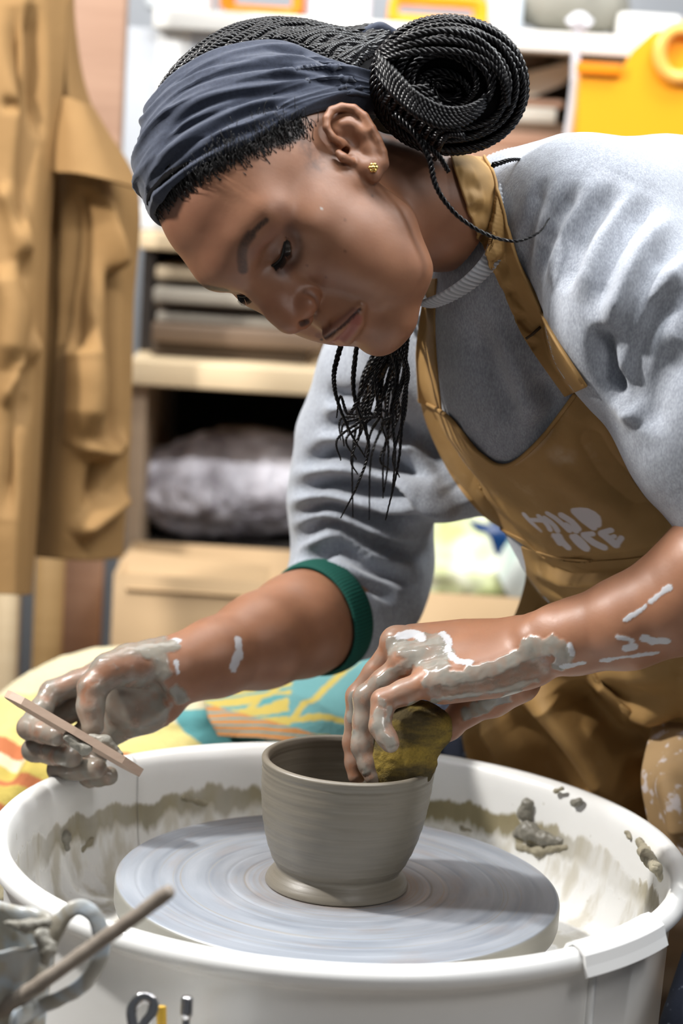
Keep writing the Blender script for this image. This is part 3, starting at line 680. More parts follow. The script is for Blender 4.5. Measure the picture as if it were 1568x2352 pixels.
def make_far_arm():
    f = Field(np.minimum(P(20, 1850, 1.85), P(20, 1850, 2.0)) - .02, np.maximum(P(900, 1290, 2.18), P(900, 1290, 1.86)) + .02, 0.0016)
    f.path([P(800, 1384, 2.088), P(755, 1408, 2.06), P(690, 1435, 2.025), P(600, 1472, 1.985), P(490, 1512, 1.945), P(412, 1538, 1.925), P(385, 1546, 1.92)], (.038, .0440, .0450, .0400, .0315, .0262, .0255), 0, kin=.015)
    f.path([P(400, 1530, 1.92), P(345, 1520, 1.91)], (.022, .018), .010)
    wr = [P(370, 1545, 1.935), P(372, 1570, 1.935), P(372, 1595, 1.932), P(372, 1615, 1.926)]
    mc = [P(232, 1548, 1.945), P(240, 1592, 1.952), P(250, 1640, 1.950), P(262, 1676, 1.940)]
    for a, b in zip(wr, mc): f.path([a, b], (.0165, .0125), .012)
    f.ell(P(318, 1600, 1.922), (.030, .016, .030), .012)
    f.ell(P(318, 1592, 1.905), (.020, .008, .018), .014, '-')
    fin = (([mc[0], P(120, 1590, 1.940), P(66, 1672, 1.918), P(128, 1690, 1.895)], (.0115, .0098, .0092, .0084)),
           ([mc[1], P(128, 1650, 1.955), P(78, 1722, 1.930), P(165, 1738, 1.900)], (.0115, .0100, .0094, .0086)),
           ([mc[2], P(160, 1710, 1.955), P(135, 1768, 1.930), P(222, 1765, 1.902)], (.0110, .0098, .0090, .0084)),
           ([mc[3], P(215, 1745, 1.950), P(205, 1785, 1.930), P(250, 1782, 1.912)], (.0102, .0088, .0080, .0074)))
    for p, r in fin:
        q = [p[0], p[0] * .5 + p[1] * .5, p[1], p[1] * .5 + p[2] * .5, p[2], p[2] * .5 + p[3] * .5, p[3]]
        rr = [r[0], (r[0] + r[1]) / 2 * .96, r[1], (r[1] + r[2]) / 2 * .96, r[2], (r[2] + r[3]) / 2, r[3]]
        f.path(q, rr, .0022, kin=.004)
    f.path([P(360, 1528, 1.920), P(300, 1528, 1.905), P(250, 1540, 1.893), P(212, 1580, 1.886), P(208, 1625, 1.883), P(213, 1668, 1.880)], (.0205, .0170, .0135, .0112, .0102, .0088), .005, kin=.006)
    V, F = f.mesh(); V = relax(V, F, 1, .4); return V, F
nearA, farA = Surf(*make_near_arm()), Surf(*make_far_arm())

# ------------------------------------------------------------------ sweatshirt
def make_shirt(sleeves=True):
    lo = np.minimum(P(600, 1560, 2.1), P(600, 1560, 1.6)); hi = np.maximum(P(1860, 300, 2.25), P(1860, 300, 1.62)); lo[1] = CAM[1] + 1.50
    f = Field(lo - .01, hi + .01, 0.0032)
    f.path([P(1225, 620, 1.875), P(1330, 800, 1.915), P(1530, 1110, 2.00), P(1760, 1400, 2.08)], (.085, .122, .135, .15), 0, kin=.05)
    f.path([P(1370, 500, 1.775), P(1520, 560, 1.86), P(1800, 680, 1.93)], (.060, .083, .11), .05, kin=.03)
    f.path([P(1190, 500, 1.83), P(1300, 500, 1.81)], (.052, .060), .04)
    if not sleeves:
        V, F = f.mesh(); return V, F
    f.path([P(1395, 540, 1.765), P(1480, 740, 1.725), P(1620, 1000, 1.705), P(1760, 1230, 1.70)], (.062, .070, .058, .056), .022, kin=.02)
    f.path([P(985, 800, 2.01), P(905, 870, 2.05), P(845, 1010, 2.075), P(828, 1150, 2.09), P(835, 1280, 2.115), P(820, 1350, 2.10), P(770, 1395, 2.065)], (.075, .066, .062, .064, .062, .060, .054), .03, kin=.02)
    f.ell(P(1010, 1110, 2.02), (.045, .05, .035), .04)
    V, F = f.mesh(); V, F = largest(V, F); V = relax(V, F, 2, .5); return V, F
SH = Surf(*make_shirt()); SHT = Surf(*make_shirt(False))
# gathered folds of the pushed-up far sleeve
for pix, wd, am in (([(690, 1068), (770, 1040), (880, 1060), (1000, 1100)], .010, -.012), ([(668, 1125), (760, 1112), (880, 1128), (960, 1150)], .010, -.012), ([(662, 1185), (740, 1165), (850, 1190), (980, 1190)], .009, -.012),
                    ([(664, 1240), (740, 1212), (850, 1245), (975, 1275)], .010, -.013), ([(690, 1285), (770, 1258), (870, 1305), (950, 1340)], .009, -.012), ([(735, 985), (810, 965), (900, 985), (960, 1010)], .010, -.010),
                    ([(745, 905), (800, 915), (860, 905)], .010, -.008), ([(760, 1310), (850, 1345), (915, 1375)], .008, -.008), ([(670, 1095), (770, 1075), (870, 1095), (980, 1125)], .010, .007), ([(664, 1158), (745, 1138), (850, 1158), (960, 1170)], .010, .008),
                    ([(662, 1215), (745, 1188), (850, 1218), (975, 1235)], .010, .008), ([(680, 1266), (750, 1236), (850, 1275), (960, 1310)], .009, .008), ([(710, 1030), (800, 1002), (900, 1022), (1010, 1060)], .012, .007), ([(740, 945), (810, 935), (900, 945)], .012, .006),
                    ([(960, 1000), (1020, 1080), (1075, 1160)], .014, -.010), ([(900, 1100), (980, 1160), (1060, 1180)], .010, .008)):
    SH.press(pix, wd * .82, am * 1.5)
# folds over the near shoulder and sleeve
for pix, wd, am in (([(1335, 420), (1270, 520), (1235, 640)], .011, -.0050), ([(1420, 420), (1340, 540), (1290, 680)], .012, -.0055), ([(1500, 450), (1420, 570), (1350, 740)], .012, -.006), ([(1568, 520), (1490, 630), (1430, 760), (1400, 860)], .012, -.0065),
                    ([(1568, 640), (1500, 740), (1450, 860), (1440, 960)], .013, -.008), ([(1375, 740), (1385, 840), (1430, 930)], .010, -.014), ([(1568, 780), (1510, 880), (1490, 1000)], .014, -.006), ([(1380, 400), (1300, 530), (1262, 660)], .011, .004),
                    ([(1460, 420), (1380, 560), (1320, 700)], .012, .0045), ([(1540, 480), (1450, 610), (1385, 780)], .013, .005), ([(1568, 580), (1495, 690), (1440, 800)], .013, .006), ([(1420, 800), (1425, 900), (1465, 980)], .012, .008),
                    ([(1250, 400), (1215, 520), (1195, 640)], .010, -.004), ([(1080, 720), (1130, 860), (1180, 960)], .014, -.004), ([(1150, 740), (1200, 880), (1225, 980)], .012, .004), ([(1230, 860), (1270, 930), (1230, 1010)], .010, -.006)):
    SH.press(pix, wd * .85, am * 1.5)
SH = Surf(relax(SH.V + SH.N * (0.0008 * vnoise(SH.V, 0.03, 2))[:, None], SH.F, 1, .4), SH.F)
marl = Mat('grey_marl_jersey', rough=0.9, spec=0.25)
def _():
    m = marl; a = m.tex(900, 3, stretch=(1, 1, 0.35)); b = m.tex(220, 4, stretch=(1, 1, .4)); c = m.tex(18, 3)
    col = m.mix(m.ramp(a, [(0.35, 0.0), (0.65, 1.0)]), srgb(132, 137, 146), srgb(164, 169, 178)); col = m.mix(m.ramp(b, [(0.4, 0.0), (0.66, 0.28)]), col, srgb(116, 119, 127))
    m.color(col); m.bump(a, 0.25, 0.0006); m.bump(b, 0.25, 0.0012); m.b.inputs['Sheen Weight'].default_value = 0.25; m.b.inputs['Sheen Roughness'].default_value = 0.6
_()
shirt = mesh('sweatshirt', SH.V, SH.F, marl, person); tag(shirt, 'grey marl sweatshirt with pushed-up sleeves')
rib = Mat('rib_knit', rough=0.9, spec=0.25); rib.color(rib.mix(rib.attr('rib')[2], srgb(150, 155, 162), srgb(190, 194, 200)))
# collar: a ribbed band round the neck
cpx = [(1215, 352, 1.850), (1180, 385, 1.805), (1160, 450, 1.775), (1150, 520, 1.765), (1130, 590, 1.765), (1075, 650, 1.775), (1005, 690, 1.800), (965, 690, 1.85), (960, 620, 1.90), (1010, 480, 1.93), (1100, 390, 1.92), (1170, 355, 1.89)]
Cc = catmull([P(*q) for q in cpx], 360, closed=True); cen = Cc.mean(0); ax = WH(cen); axis = P(1240, 560, 1.87) - P(1060, 500, 1.80); axis /= np.linalg.norm(axis)
def ringband(C, axis, width, thick, ribs, depth):
    n = len(C); rad = C - C.mean(0); rad -= np.outer(rad @ axis, axis); rad /= np.linalg.norm(rad, axis=1)[:, None]; t = np.linspace(0, 2 * np.pi, n, endpoint=False)
    a = np.linspace(0, 2 * np.pi, 12, endpoint=False); rm = (0.5 + 0.5 * np.cos(t * ribs)) * depth
    V = C[:, None] + (width * np.cos(a))[None, :, None] * axis + ((thick * np.sin(a))[None, :] + (rm[:, None] * (np.sin(a) > 0.1)))[:, :, None] * rad[:, None]
    i = np.arange(n)[:, None] * 12; j = np.arange(12)[None]; k = (j + 1) % 12; i2 = ((np.arange(n) + 1) % n)[:, None] * 12
    return V.reshape(-1, 3), np.stack([i + j, i + k, i2 + k, i2 + j], -1).reshape(-1, 4), np.repeat(rm / max(depth, 1e-9), 12)
V, F, rr = ringband(Cc, axis, .0105, .0022, 90, .0010); collar = mesh('collar', V, F, rib, shirt, True, {'rib': rr}); COLLAR = Surf(V, F)
green = Mat('dark_green_rib', rough=0.85, spec=0.3); green.color(green.mix(green.attr('rib')[2], srgb(4, 52, 44), srgb(14, 82, 70)))
fa = P(640, 1450, 2.005) - P(800, 1385, 2.08); fa /= np.linalg.norm(fa); c0 = P(735, 1418, 2.045)
u = np.cross(fa, [0, 0, 1.0]); u /= np.linalg.norm(u); v = np.cross(fa, u); t = np.linspace(0, 2 * np.pi, 300, endpoint=False)
Cc = c0 + 0.0500 * (np.cos(t)[:, None] * u + np.sin(t)[:, None] * v)
V, F, rr = ringband(Cc, fa, .0135, .0028, 96, .0006); mesh('cuff', V, F, green, shirt, True, {'rib': rr})['label'] = 'dark green ribbed cuff'

# ------------------------------------------------------------------ apron
canvas = Mat('brown_canvas', rough=0.72, spec=0.35)
def canvas_setup(m, ink=False):
    n = m.tex(12, 4); f = m.tex(1500, 2); g = m.tex(35, 5)
    col = m.mix(m.ramp(n, [(0.35, 0.0), (0.7, 1.0)]), srgb(146, 112, 64), srgb(168, 133, 82)); col = m.mix(m.ramp(g, [(0.62, 0), (0.74, 0.25)]), col, srgb(196, 170, 132))
    if ink:
        col = m.mix(m.attr('dust')[2], col, srgb(196, 176, 148)); col = m.mix(m.attr('ink')[2], col, srgb(208, 202, 204))
    m.color(col); m.bump(f, 0.12, 0.0004); m.bump(g, 0.3, 0.002)
canvas_setup(canvas)
canvas_ink = Mat('brown_canvas_printed', rough=0.7, spec=0.35); canvas_setup(canvas_ink, True)
apron = empty('apron', P(1250, 1050, 1.85)); apron.parent = person; apron.location = Vector(P(1250, 1050, 1.85)) - Vector(person.location); apron['label'] = 'brown canvas bib apron with pale lettering'
bib = [[(962, 915, 1.95), (1030, 958, 1.93), (1100, 1040, 1.93), (1165, 1068, 1.93), (1245, 1005, 1.92), (1325, 900, 1.90)],
       [(985, 990, 1.97), (1060, 1060, 1.945), (1130, 1120, 1.94), (1215, 1130, 1.93), (1320, 1080, 1.92), (1420, 985, 1.90)],
       [(1040, 1100, 1.99), (1110, 1165, 1.965), (1190, 1190, 1.955), (1290, 1180, 1.945), (1400, 1140, 1.93), (1510, 1080, 1.92)],
       [(1115, 1190, 2.01), (1180, 1228, 1.985), (1260, 1250, 1.975), (1370, 1250, 1.965), (1480, 1220, 1.95), (1600, 1160, 1.93)],
       [(1205, 1240, 2.03), (1265, 1290, 2.005), (1350, 1330, 1.995), (1460, 1350, 1.985), (1580, 1350, 1.97), (1720, 1330, 1.95)]]
BIB = Surf(*patch(bib, 300, 220, front=[SHT], gap=.006, loose=SH))
for pix, wd, am in (([(1330, 960), (1400, 1080), (1500, 1180)], .012, -.005), ([(1080, 1100), (1200, 1200), (1300, 1260)], .014, .004), ([(1240, 1060), (1330, 1130), (1450, 1180)], .012, .003), ([(1300, 1290), (1420, 1290), (1560, 1260)], .008, -.006), ([(1460, 1080), (1520, 1140), (1568, 1200)], .010, -.005)):
    BIB.press(pix, wd, am)
BIB.clamp([SH], .0025)
ink = np.zeros(len(BIB.V))
for pix, wd in (([(1163, 1166), (1180, 1182), (1212, 1208)], .0018), ([(1206, 1181), (1222, 1196), (1246, 1216)], .0030), ([(1238, 1186), (1256, 1202), (1264, 1214)], .0028), ([(1222, 1192), (1262, 1196)], .0024), ([(1252, 1190), (1270, 1203), (1280, 1217)], .0028),
                ([(1258, 1180), (1280, 1194), (1306, 1218)], .0028), ([(1290, 1184), (1312, 1198), (1326, 1214)], .0034), ([(1300, 1206), (1322, 1219)], .0030), ([(1320, 1176), (1340, 1195), (1362, 1211)], .0034), ([(1320, 1174), (1350, 1172), (1369, 1186), (1371, 1204)], .0036), ([(1340, 1185), (1345, 1190)], .0034), ([(1352, 1192), (1358, 1200)], .0034), ([(1345, 1178), (1362, 1192)], .003),
                ([(1226, 1220), (1250, 1232), (1268, 1242)], .0026), ([(1245, 1226), (1270, 1230)], .0022), ([(1284, 1230), (1292, 1244), (1303, 1256)], .0036), ([(1274, 1228), (1286, 1246)], .0030), ([(1316, 1234), (1328, 1248), (1344, 1262)], .0034), ([(1322, 1232), (1336, 1244), (1347, 1258)], .0030),
                ([(1340, 1228), (1360, 1226)], .0026), ([(1342, 1230), (1362, 1246), (1386, 1258)], .0034), ([(1382, 1224), (1402, 1218)], .0028), ([(1382, 1226), (1398, 1238), (1414, 1252)], .0034), ([(1400, 1236), (1410, 1232)], .0022), ([(1416, 1250), (1426, 1236)], .0026)):
    ink = np.maximum(ink, BIB.mask(pix, wd, .45))
dust = 0.6 * BIB.mask([(1285, 1045), (1300, 1050)], .008, 1.5) * (0.5 + 0.5 * vnoise(BIB.V, .006)) + 0.4 * BIB.mask([(1180, 1062), (1240, 1015), (1310, 915)], .003, 1.2)
V, F = thicken(BIB.V, BIB.F, .0016); z = np.zeros(len(BIB.V)); o = mesh('bib', V, F, canvas_ink, apron, True, {'ink': np.r_[ink, z], 'dust': np.r_[np.clip(dust, 0, 1), z]})
# rolled hem along the neck edge
hem = BIB.V[:300] + BIB.N[:300] * .0006; V, F = tube(hem[::3], .0019, 8); mesh('neck_hem', V, F, canvas, apron)
def strap(name, left, right, d, nu=26, nv=150, fronts=(SH,), gap=.004):
    L = np.array(left, float); R = np.array(right, float); ctrl = [[(*(L[i] * (1 - k / 3) + R[i] * k / 3), d[i]) for k in range(4)] for i in range(len(L))]
    S = Surf(*patch(ctrl, nu, nv, front=list(fronts), gap=gap)); return S
st = strap('s', [(1035, 352), (1048, 400), (1080, 490), (1118, 590), (1163, 690), (1206, 782), (1296, 912)], [(1112, 360), (1132, 400), (1156, 490), (1187, 595), (1232, 690), (1268, 770), (1345, 890)], (1.84, 1.80, 1.78, 1.79, 1.81, 1.83, 1.86), fronts=(SH, COLLAR, HEAD), gap=.006)
for k in range(13): st.press([(1050 + k * 13, 395 + k * 32), (1095 + k * 10, 400 + k * 30)], .006, .0022 * (-1) ** k)
for k in range(7): st.press([(1080 + k * 26, 470 + k * 62), (1092 + k * 26, 495 + k * 62)], .006, -.0022)
V, F = thicken(st.V, st.F, .002); mesh('neck_strap', V, F, canvas, apron)
ed = [st.V[i * 26 + 25] + st.N[i * 26 + 25] * .0006 for i in range(0, 150, 3)]; V, F = tube(ed, .0013, 6); mesh('strap_seam', V, F, canvas, apron)
st2 = strap('s', [(978, 640), (968, 700), (955, 800), (956, 860), (960, 925)], [(1000, 640), (996, 700), (998, 800), (1003, 860), (1012, 945)], (1.90, 1.90, 1.92, 1.93, 1.94))
V, F = thicken(st2.V, st2.F, .002); mesh('neck_strap', V, F, canvas, apron)
V, F = tube(np.array([P(1204, 781, 1.0)] * 2), .001, 6)
sq = [st.hit(*p) for p in ((1207, 778), (1222, 768), (1240, 752))]; sq = [q for q in sq if q is not None]
if len(sq) > 1: V, F = tube(np.array(sq) + BACK * .0012, .0012, 6); mesh('stitching', V, F, Mat('dark_thread', srgb(60, 46, 28), .8), apron)
lap = [[(1195, 1255, 2.06), (1290, 1285, 2.04), (1400, 1300, 2.03), (1500, 1290, 2.03), (1650, 1260, 2.02), (1800, 1250, 2.02)],
       [(1205, 1330, 2.07), (1290, 1370, 2.04), (1400, 1390, 2.02), (1500, 1390, 2.01), (1650, 1380, 2.00), (1800, 1380, 1.99)],
       [(1165, 1450, 2.07), (1270, 1470, 2.04), (1380, 1480, 2.02), (1490, 1480, 2.00), (1640, 1470, 1.98), (1800, 1470, 1.97)],
       [(1095, 1590, 2.10), (1200, 1590, 2.06), (1330, 1570, 2.04), (1450, 1560, 2.02), (1620, 1560, 2.00), (1800, 1560, 1.98)],
       [(1068, 1670, 2.13), (1160, 1710, 2.09), (1290, 1700, 2.06), (1420, 1690, 2.04), (1600, 1680, 2.01), (1800, 1680, 1.99)],
       [(1090, 1780, 2.16), (1220, 1810, 2.12), (1340, 1850, 2.09), (1450, 1890, 2.07), (1620, 1870, 2.04), (1800, 1850, 2.02)],
       [(1150, 1900, 2.18), (1250, 1930, 2.15), (1360, 1960, 2.12), (1470, 1990, 2.10), (1640, 1980, 2.08), (1800, 1960, 2.06)]]
LAP = Surf(*patch(lap, 220, 220, front=[SHT], gap=.010, loose=SH))
for pix, wd, am in (([(1215, 1560), (1290, 1640), (1370, 1740), (1440, 1860)], .020, .030), ([(1150, 1600), (1230, 1700), (1310, 1800), (1390, 1880)], .016, -.022), ([(1300, 1560), (1340, 1640), (1420, 1720), (1520, 1700)], .022, -.034), ([(1350, 1540), (1450, 1600), (1568, 1640)], .018, .024),
                    ([(1400, 1590), (1480, 1620), (1540, 1650), (1545, 1700), (1480, 1750)], .012, -.018), ([(1330, 1660), (1420, 1690), (1500, 1770)], .010, .014), ([(1200, 1440), (1300, 1500), (1420, 1530), (1568, 1560)], .018, .014), ([(1220, 1400), (1340, 1440), (1568, 1490)], .014, -.020),
                    ([(1110, 1630), (1180, 1730), (1260, 1830)], .014, .020), ([(1080, 1650), (1100, 1740), (1150, 1800)], .012, .012), ([(1460, 1740), (1470, 1820), (1460, 1900)], .020, -.030), ([(1230, 1290), (1330, 1310), (1450, 1300), (1560, 1290)], .006, -.010), ([(1230, 1320), (1330, 1335), (1450, 1330), (1560, 1315)], .006, .008), ([(1240, 1345), (1330, 1365), (1450, 1360)], .006, -.010)):
    LAP.press(pix, wd, am)
LAP.V = relax(LAP.V, LAP.F, 2); LAP.clamp([SH], .004, .06)
V, F = thicken(LAP.V, LAP.F, .002); z = np.zeros(len(V)); mesh('skirt', V, F, canvas_ink, apron, True, {'ink': z, 'dust': z})
fl = [[(1500, 1660, 2.03), (1560, 1640, 2.02), (1640, 1640, 2.01), (1740, 1640, 2.0)], [(1478, 1740, 2.00), (1540, 1720, 1.98), (1640, 1710, 1.97), (1740, 1710, 1.96)], [(1472, 1800, 1.99), (1540, 1800, 1.96), (1640, 1790, 1.95), (1740, 1790, 1.94)],
      [(1488, 1890, 1.99), (1560, 1890, 1.955), (1640, 1890, 1.94), (1740, 1890, 1.93)], [(1510, 1990, 2.0), (1580, 2000, 1.96), (1660, 2000, 1.94), (1740, 2000, 1.93)]]
FL = Surf(*patch(fl, 90, 120)); FL.press([(1520, 1760), (1550, 1850), (1568, 1950)], .012, .010)
ds = np.clip((vnoise(FL.V, .010, 4) - .35) * 4, 0, 1) * .8
V, F = thicken(FL.V, FL.F, .002); z = np.zeros(len(FL.V)); mesh('skirt_flap', V, F, canvas_ink, apron, True, {'ink': np.r_[ds, z], 'dust': np.r_[z + .25, z]})
# trousers: thighs and the near knee
navy = Mat('navy_trousers', rough=0.85, spec=0.3)
navy.color(navy.mix(navy.ramp(navy.tex(160, 2), [(0.66, 0.0), (0.69, 0.7)]), srgb(18, 24, 38), srgb(120, 126, 138))); navy.bump(navy.tex(700, 2), .3, .0006)
f = Field(np.minimum(P(540, 2500, 2.5), P(540, 2500, 1.6)), np.maximum(P(1950, 1300, 2.5), P(1950, 1300, 1.6)), .006)
f.path([P(1850, 1560, 2.10), P(1400, 1680, 2.24), P(1000, 1800, 2.36), P(700, 1850, 2.42)], (.13, .105, .085, .075), 0, kin=.03)
f.path([P(1950, 1650, 1.98), P(1860, 2050, 1.74), P(1705, 2400, 1.64)], (.11, .078, .062), .03, kin=.03)
V, F = f.mesh(); V = relax(V, F, 2); mesh('trousers', V, F, navy, person)['label'] = 'dark navy trousers flecked with clay'

# ------------------------------------------------------------------ hair, headband, face details
HC = np.array([0, -14.0, 27.0]); HRD = np.array([82.0, 140.0, 116.0]); C0 = np.array([0, -12.0, 34.0])
hair_mat = Mat('braided_hair', srgb(8, 7, 9), 0.30, spec=0.34)
hair_mat.bump(hair_mat.tex(900, 2, stretch=(1, 1, 1)), .25, .0004)
under_hair = Mat('hair_roots', srgb(7, 6, 7), 0.9, spec=0.1)
hair = empty('hair'); hair.parent = person; hair.location = Vector(HW((0, -60, 60))) - Vector(person.location); hair['label'] = 'black braided hair wound into a bun'
def on_ell(d, off=0.0):
    """head-frame point on the hair volume in direction d from C0"""
    d = np.atleast_2d(d); d = d / np.linalg.norm(d, axis=1)[:, None]; o = (C0 - HC) / HRD; e = d / HRD
    A = (e * e).sum(1); B = (e * o).sum(1); Cq = (o * o).sum() - 1; t = (-B + np.sqrt(B * B - A * Cq)) / A; return C0 + d * (t + off)[:, None]
def HE(px, py):
    d = HR.T @ np.array([(px - CX) / FPX, -(py - CY) / FPX, -1.0]); o = (HO * 1000 - HC) / HRD; e = d / HRD; A = e @ e; B = o @ e; C = o @ o - 1
    t = (-B - math.sqrt(max(B * B - A * C, 0))) / A; return HC + HRD * (o + t * e)
LOW = np.array([(-50, -100, -32), (-66, -82, -22), (-74, -62, -6), (-81, -42, 20), (-81, -20, 40), (-77, 7, 62), (-66, 35, 82), (-44, 56, 105), (-15, 70, 117), (0, 73, 118)], float)
UPP = np.array([(-50, -108, -22), (-66, -92, -8), (-71, -84, 8), (-73, -79, 27), (-73, -76, 45), (-69, -77, 63), (-63, -78, 80), (-50, -60, 110), (-28, -38, 133), (0, -24, 143)], float)
mir = lambda A: np.concatenate([A, (A * [-1, 1, 1])[::-1][1:]])
nu, nv = 420, 72
Lc, Uc = catmull(mir(LOW), nu) - C0, catmull(mir(UPP), nu) - C0
Lc /= np.linalg.norm(Lc, axis=1)[:, None]; Uc /= np.linalg.norm(Uc, axis=1)[:, None]
hb = BVHTree.FromPolygons([tuple(v) for v in WH(HEAD.V)], [tuple(int(i) for i in f) for f in HEAD.F])
def skull(d, extra=25.0):
    out = np.zeros(len(d))
    for i, q in enumerate(d):
        r = hb.ray_cast(Vector(C0 + q * 160), Vector(-q)); out[i] = 160 - r[3] if r[0] is not None else 60
    return out
v = np.linspace(0, 1, nv)[:, None, None]; Dm = Lc[None] * (1 - v) + Uc[None] * v; Dm /= np.linalg.norm(Dm, axis=2)[..., None]; D = Dm.reshape(-1, 3)
er = np.linalg.norm(on_ell(D) - C0, axis=1); sr = skull(D)
vv = np.repeat(np.linspace(0, 1, nv), nu); uu = np.tile(np.linspace(0, 1, nu), nv); side = np.abs(uu - .5) * 2
edge = sm(vv / 0.34); r = np.where(sr < er, sr + (er - sr) * (0.30 + 0.70 * edge), np.maximum(er, sr)); r = np.maximum(r, sr + 1.5)
tw = vv + 0.16 * np.sin(side * 2.2 + .4) * (1 - vv) + .02 * np.sin(uu * 23)
fold = np.zeros(len(vv))
for fr, ph, am, dr in ((5.2, 0.3, 3.6, .9), (9.5, 1.2, 2.6, -1.4), (15.0, .2, 1.5, 2.2), (24., 2.0, .6, -2.0)):
    fold += am * (1 - np.abs(np.sin(np.pi * (fr * tw * (0.62 + 0.38 * (1 - side)) / 2 + ph + dr * uu)))) ** 1.9
fold += .35 * vnoise(D * 90, 10, 3)
r = r + 2.0 + fold * (0.35 + .65 * sm(vv * 8) * sm((1 - vv) * 8)) - 3.0 * (1 - sm(vv * 22)) - 3.0 * (1 - sm((1 - vv) * 22))
Vb = HW(C0 + D * r[:, None]); i = np.arange(nv - 1)[:, None] * nu; j = np.arange(nu - 1)[None]; Fb = np.stack([i + j, i + j + 1, i + nu + j + 1, i + nu + j], -1).reshape(-1, 4)
if (normals(Vb, Fb) * (Vb - HW(C0))).sum() < 0: Fb = Fb[:, ::-1]
BAND = Surf(Vb, Fb)
for pix, wd, am in (([(326, 392), (421, 294), (574, 226), (720, 200)], .0034, -.0036), ([(329, 425), (439, 330), (574, 257), (690, 243)], .0030, -.0034), ([(347, 343), (433, 263), (537, 220), (640, 208)], .0030, -.0030), ([(325, 455), (402, 392), (525, 318), (660, 268)], .0028, -.0026),
                    ([(353, 257), (464, 184), (623, 153), (770, 168), (865, 228)], .0036, -.0030), ([(600, 112), (720, 130), (830, 190)], .0030, -.0026), ([(340, 300), (450, 215), (600, 178), (740, 185), (850, 228)], .0030, -.0024), ([(380, 200), (480, 150), (600, 128)], .0030, -.0022),
                    ([(330, 408), (430, 311), (574, 241), (705, 220)], .0034, .0022), ([(345, 372), (433, 280), (550, 228)], .0034, .0020), ([(350, 275), (460, 200), (623, 165), (770, 178)], .0034, .0020)):
    BAND.press(pix, wd, am)
Vb = BAND.V
V, F = thicken(Vb, Fb, .0022)
blue = Mat('slate_blue_jersey', rough=0.88, spec=0.25); blue.color(blue.mix(blue.tex(400, 3, stretch=(1, 1, 1)), srgb(34, 39, 51), srgb(58, 64, 80))); blue.bump(blue.tex(1300, 2), .3, .0004); blue.b.inputs['Sheen Weight'].default_value = .15
mesh('headband', V, F, blue, person)['label'] = 'wide dark slate-blue cloth headband with folds'
# scalp under the braids
nu2, nv2 = 90, 60; th = np.linspace(0, np.pi, nv2); ph = np.linspace(0, 2 * np.pi, nu2, endpoint=False)
TIE = np.array([-18.0, -154.0, -6.0])
f = Field((-95, -190, -75), (95, 90, 160), 2.2); f.ell(HC, HRD - 4); f.cone((0, -118, 10), TIE, 46, 17, 26); f.cone((-10, -100, -25), TIE, 34, 16, 20)
fl_ = f.ax; X, Y, Z = np.meshgrid(*f.ax, indexing='ij', sparse=True); f.d = np.maximum(f.d, (-(Z + 42) - 0.35 * (Y + 60)).astype(np.float32) * .9 + 0 * X)
f.d = np.maximum(f.d, (.65 * (Y + 20) - .76 * (Z - 40) + 6).astype(np.float32) + 0 * X)
V, F = f.mesh(); HV = Surf(HW(relax(V, F, 2)), F); mesh('scalp_hair', HV.V, F, under_hair, hair)
hvb = BVHTree.FromPolygons([tuple(v) for v in WH(HV.V)], [tuple(int(i) for i in q) for q in F])
# braids drawn back from under the headband to the tie
tie_axis = np.array([-4.0, -16.0, -6.0]); Uh = catmull(mir(UPP)[2:-2], 60)
rb = random.Random(3)
for k, s0 in enumerate(Uh):
    d0 = s0 - C0; d1 = TIE - C0; L0, L1 = np.linalg.norm(d0), np.linalg.norm(d1); a = d0 / L0; b = d1 / L1
    if k < 4 or k > 55: continue
    om = math.acos(np.clip(a @ b, -1, 1)); pts = []
    for t in np.linspace(0.03, 1.0, 12):
        d = (math.sin((1 - t) * om) * a + math.sin(t * om) * b) / math.sin(om); d /= np.linalg.norm(d)
        rc = hvb.ray_cast(Vector(C0 + d * 260), Vector(-d)); rr = 260 - rc[3] if rc[0] is not None else L1
        pts.append(C0 + d * (rr + 1.4 + rb.uniform(-1.2, 1.8)) + np.array([rb.uniform(-1.3, 1.3), 0, rb.uniform(-1.3, 1.3)]))
    V, F = braid(HW(np.array(pts)), .0038, pitch=.0165, phase=rb.uniform(0, 6)); mesh('braid', V, F, hair_mat, hair)
# second layer, thinner, between
for k in range(26):
    s0 = Uh[6 + k * 48 // 26] * rb.uniform(.99, 1.01); d0 = s0 - C0; L0 = np.linalg.norm(d0); a = d0 / L0; b = (TIE - C0) / np.linalg.norm(TIE - C0); om = math.acos(np.clip(a @ b, -1, 1)); pts = []
    wob = rb.uniform(-8, 8)
    for t in np.linspace(0.05, 0.98, 10):
        d = (math.sin((1 - t) * om) * a + math.sin(t * om) * b) / math.sin(om); d = d + np.array([wob, 0, wob]) * .004 * math.sin(t * 6); d /= np.linalg.norm(d)
        rc = hvb.ray_cast(Vector(C0 + d * 260), Vector(-d)); rr = 260 - rc[3] if rc[0] is not None else 100
        pts.append(C0 + d * (rr + 4.2))
    V, F = braid(HW(np.array(pts)), .0030, pitch=.0145, phase=rb.uniform(0, 6)); mesh('braid', V, F, hair_mat, hair)
# tie
tw_ = HW(TIE); tn = P(960, 165, 1.73) - HW(TIE + [10, 20, 8]); tn /= np.linalg.norm(tn); a = np.cross(tn, BACK); a /= np.linalg.norm(a); b = np.cross(tn, a); t = np.linspace(0, 2 * np.pi, 90, endpoint=False)
for q, rr in ((-.006, .0225), (.002, .0215), (.009, .0235)):
    cc = tw_ + tn * q + (rr * (np.cos(t)[:, None] * a + np.sin(t)[:, None] * b)); V, F = tube(np.concatenate([cc, cc[:2]]), .0046 + .0006 * np.sin(np.linspace(0, 50, 92)), 10, caps=False); mesh('hair_tie', V, F, blue, hair)
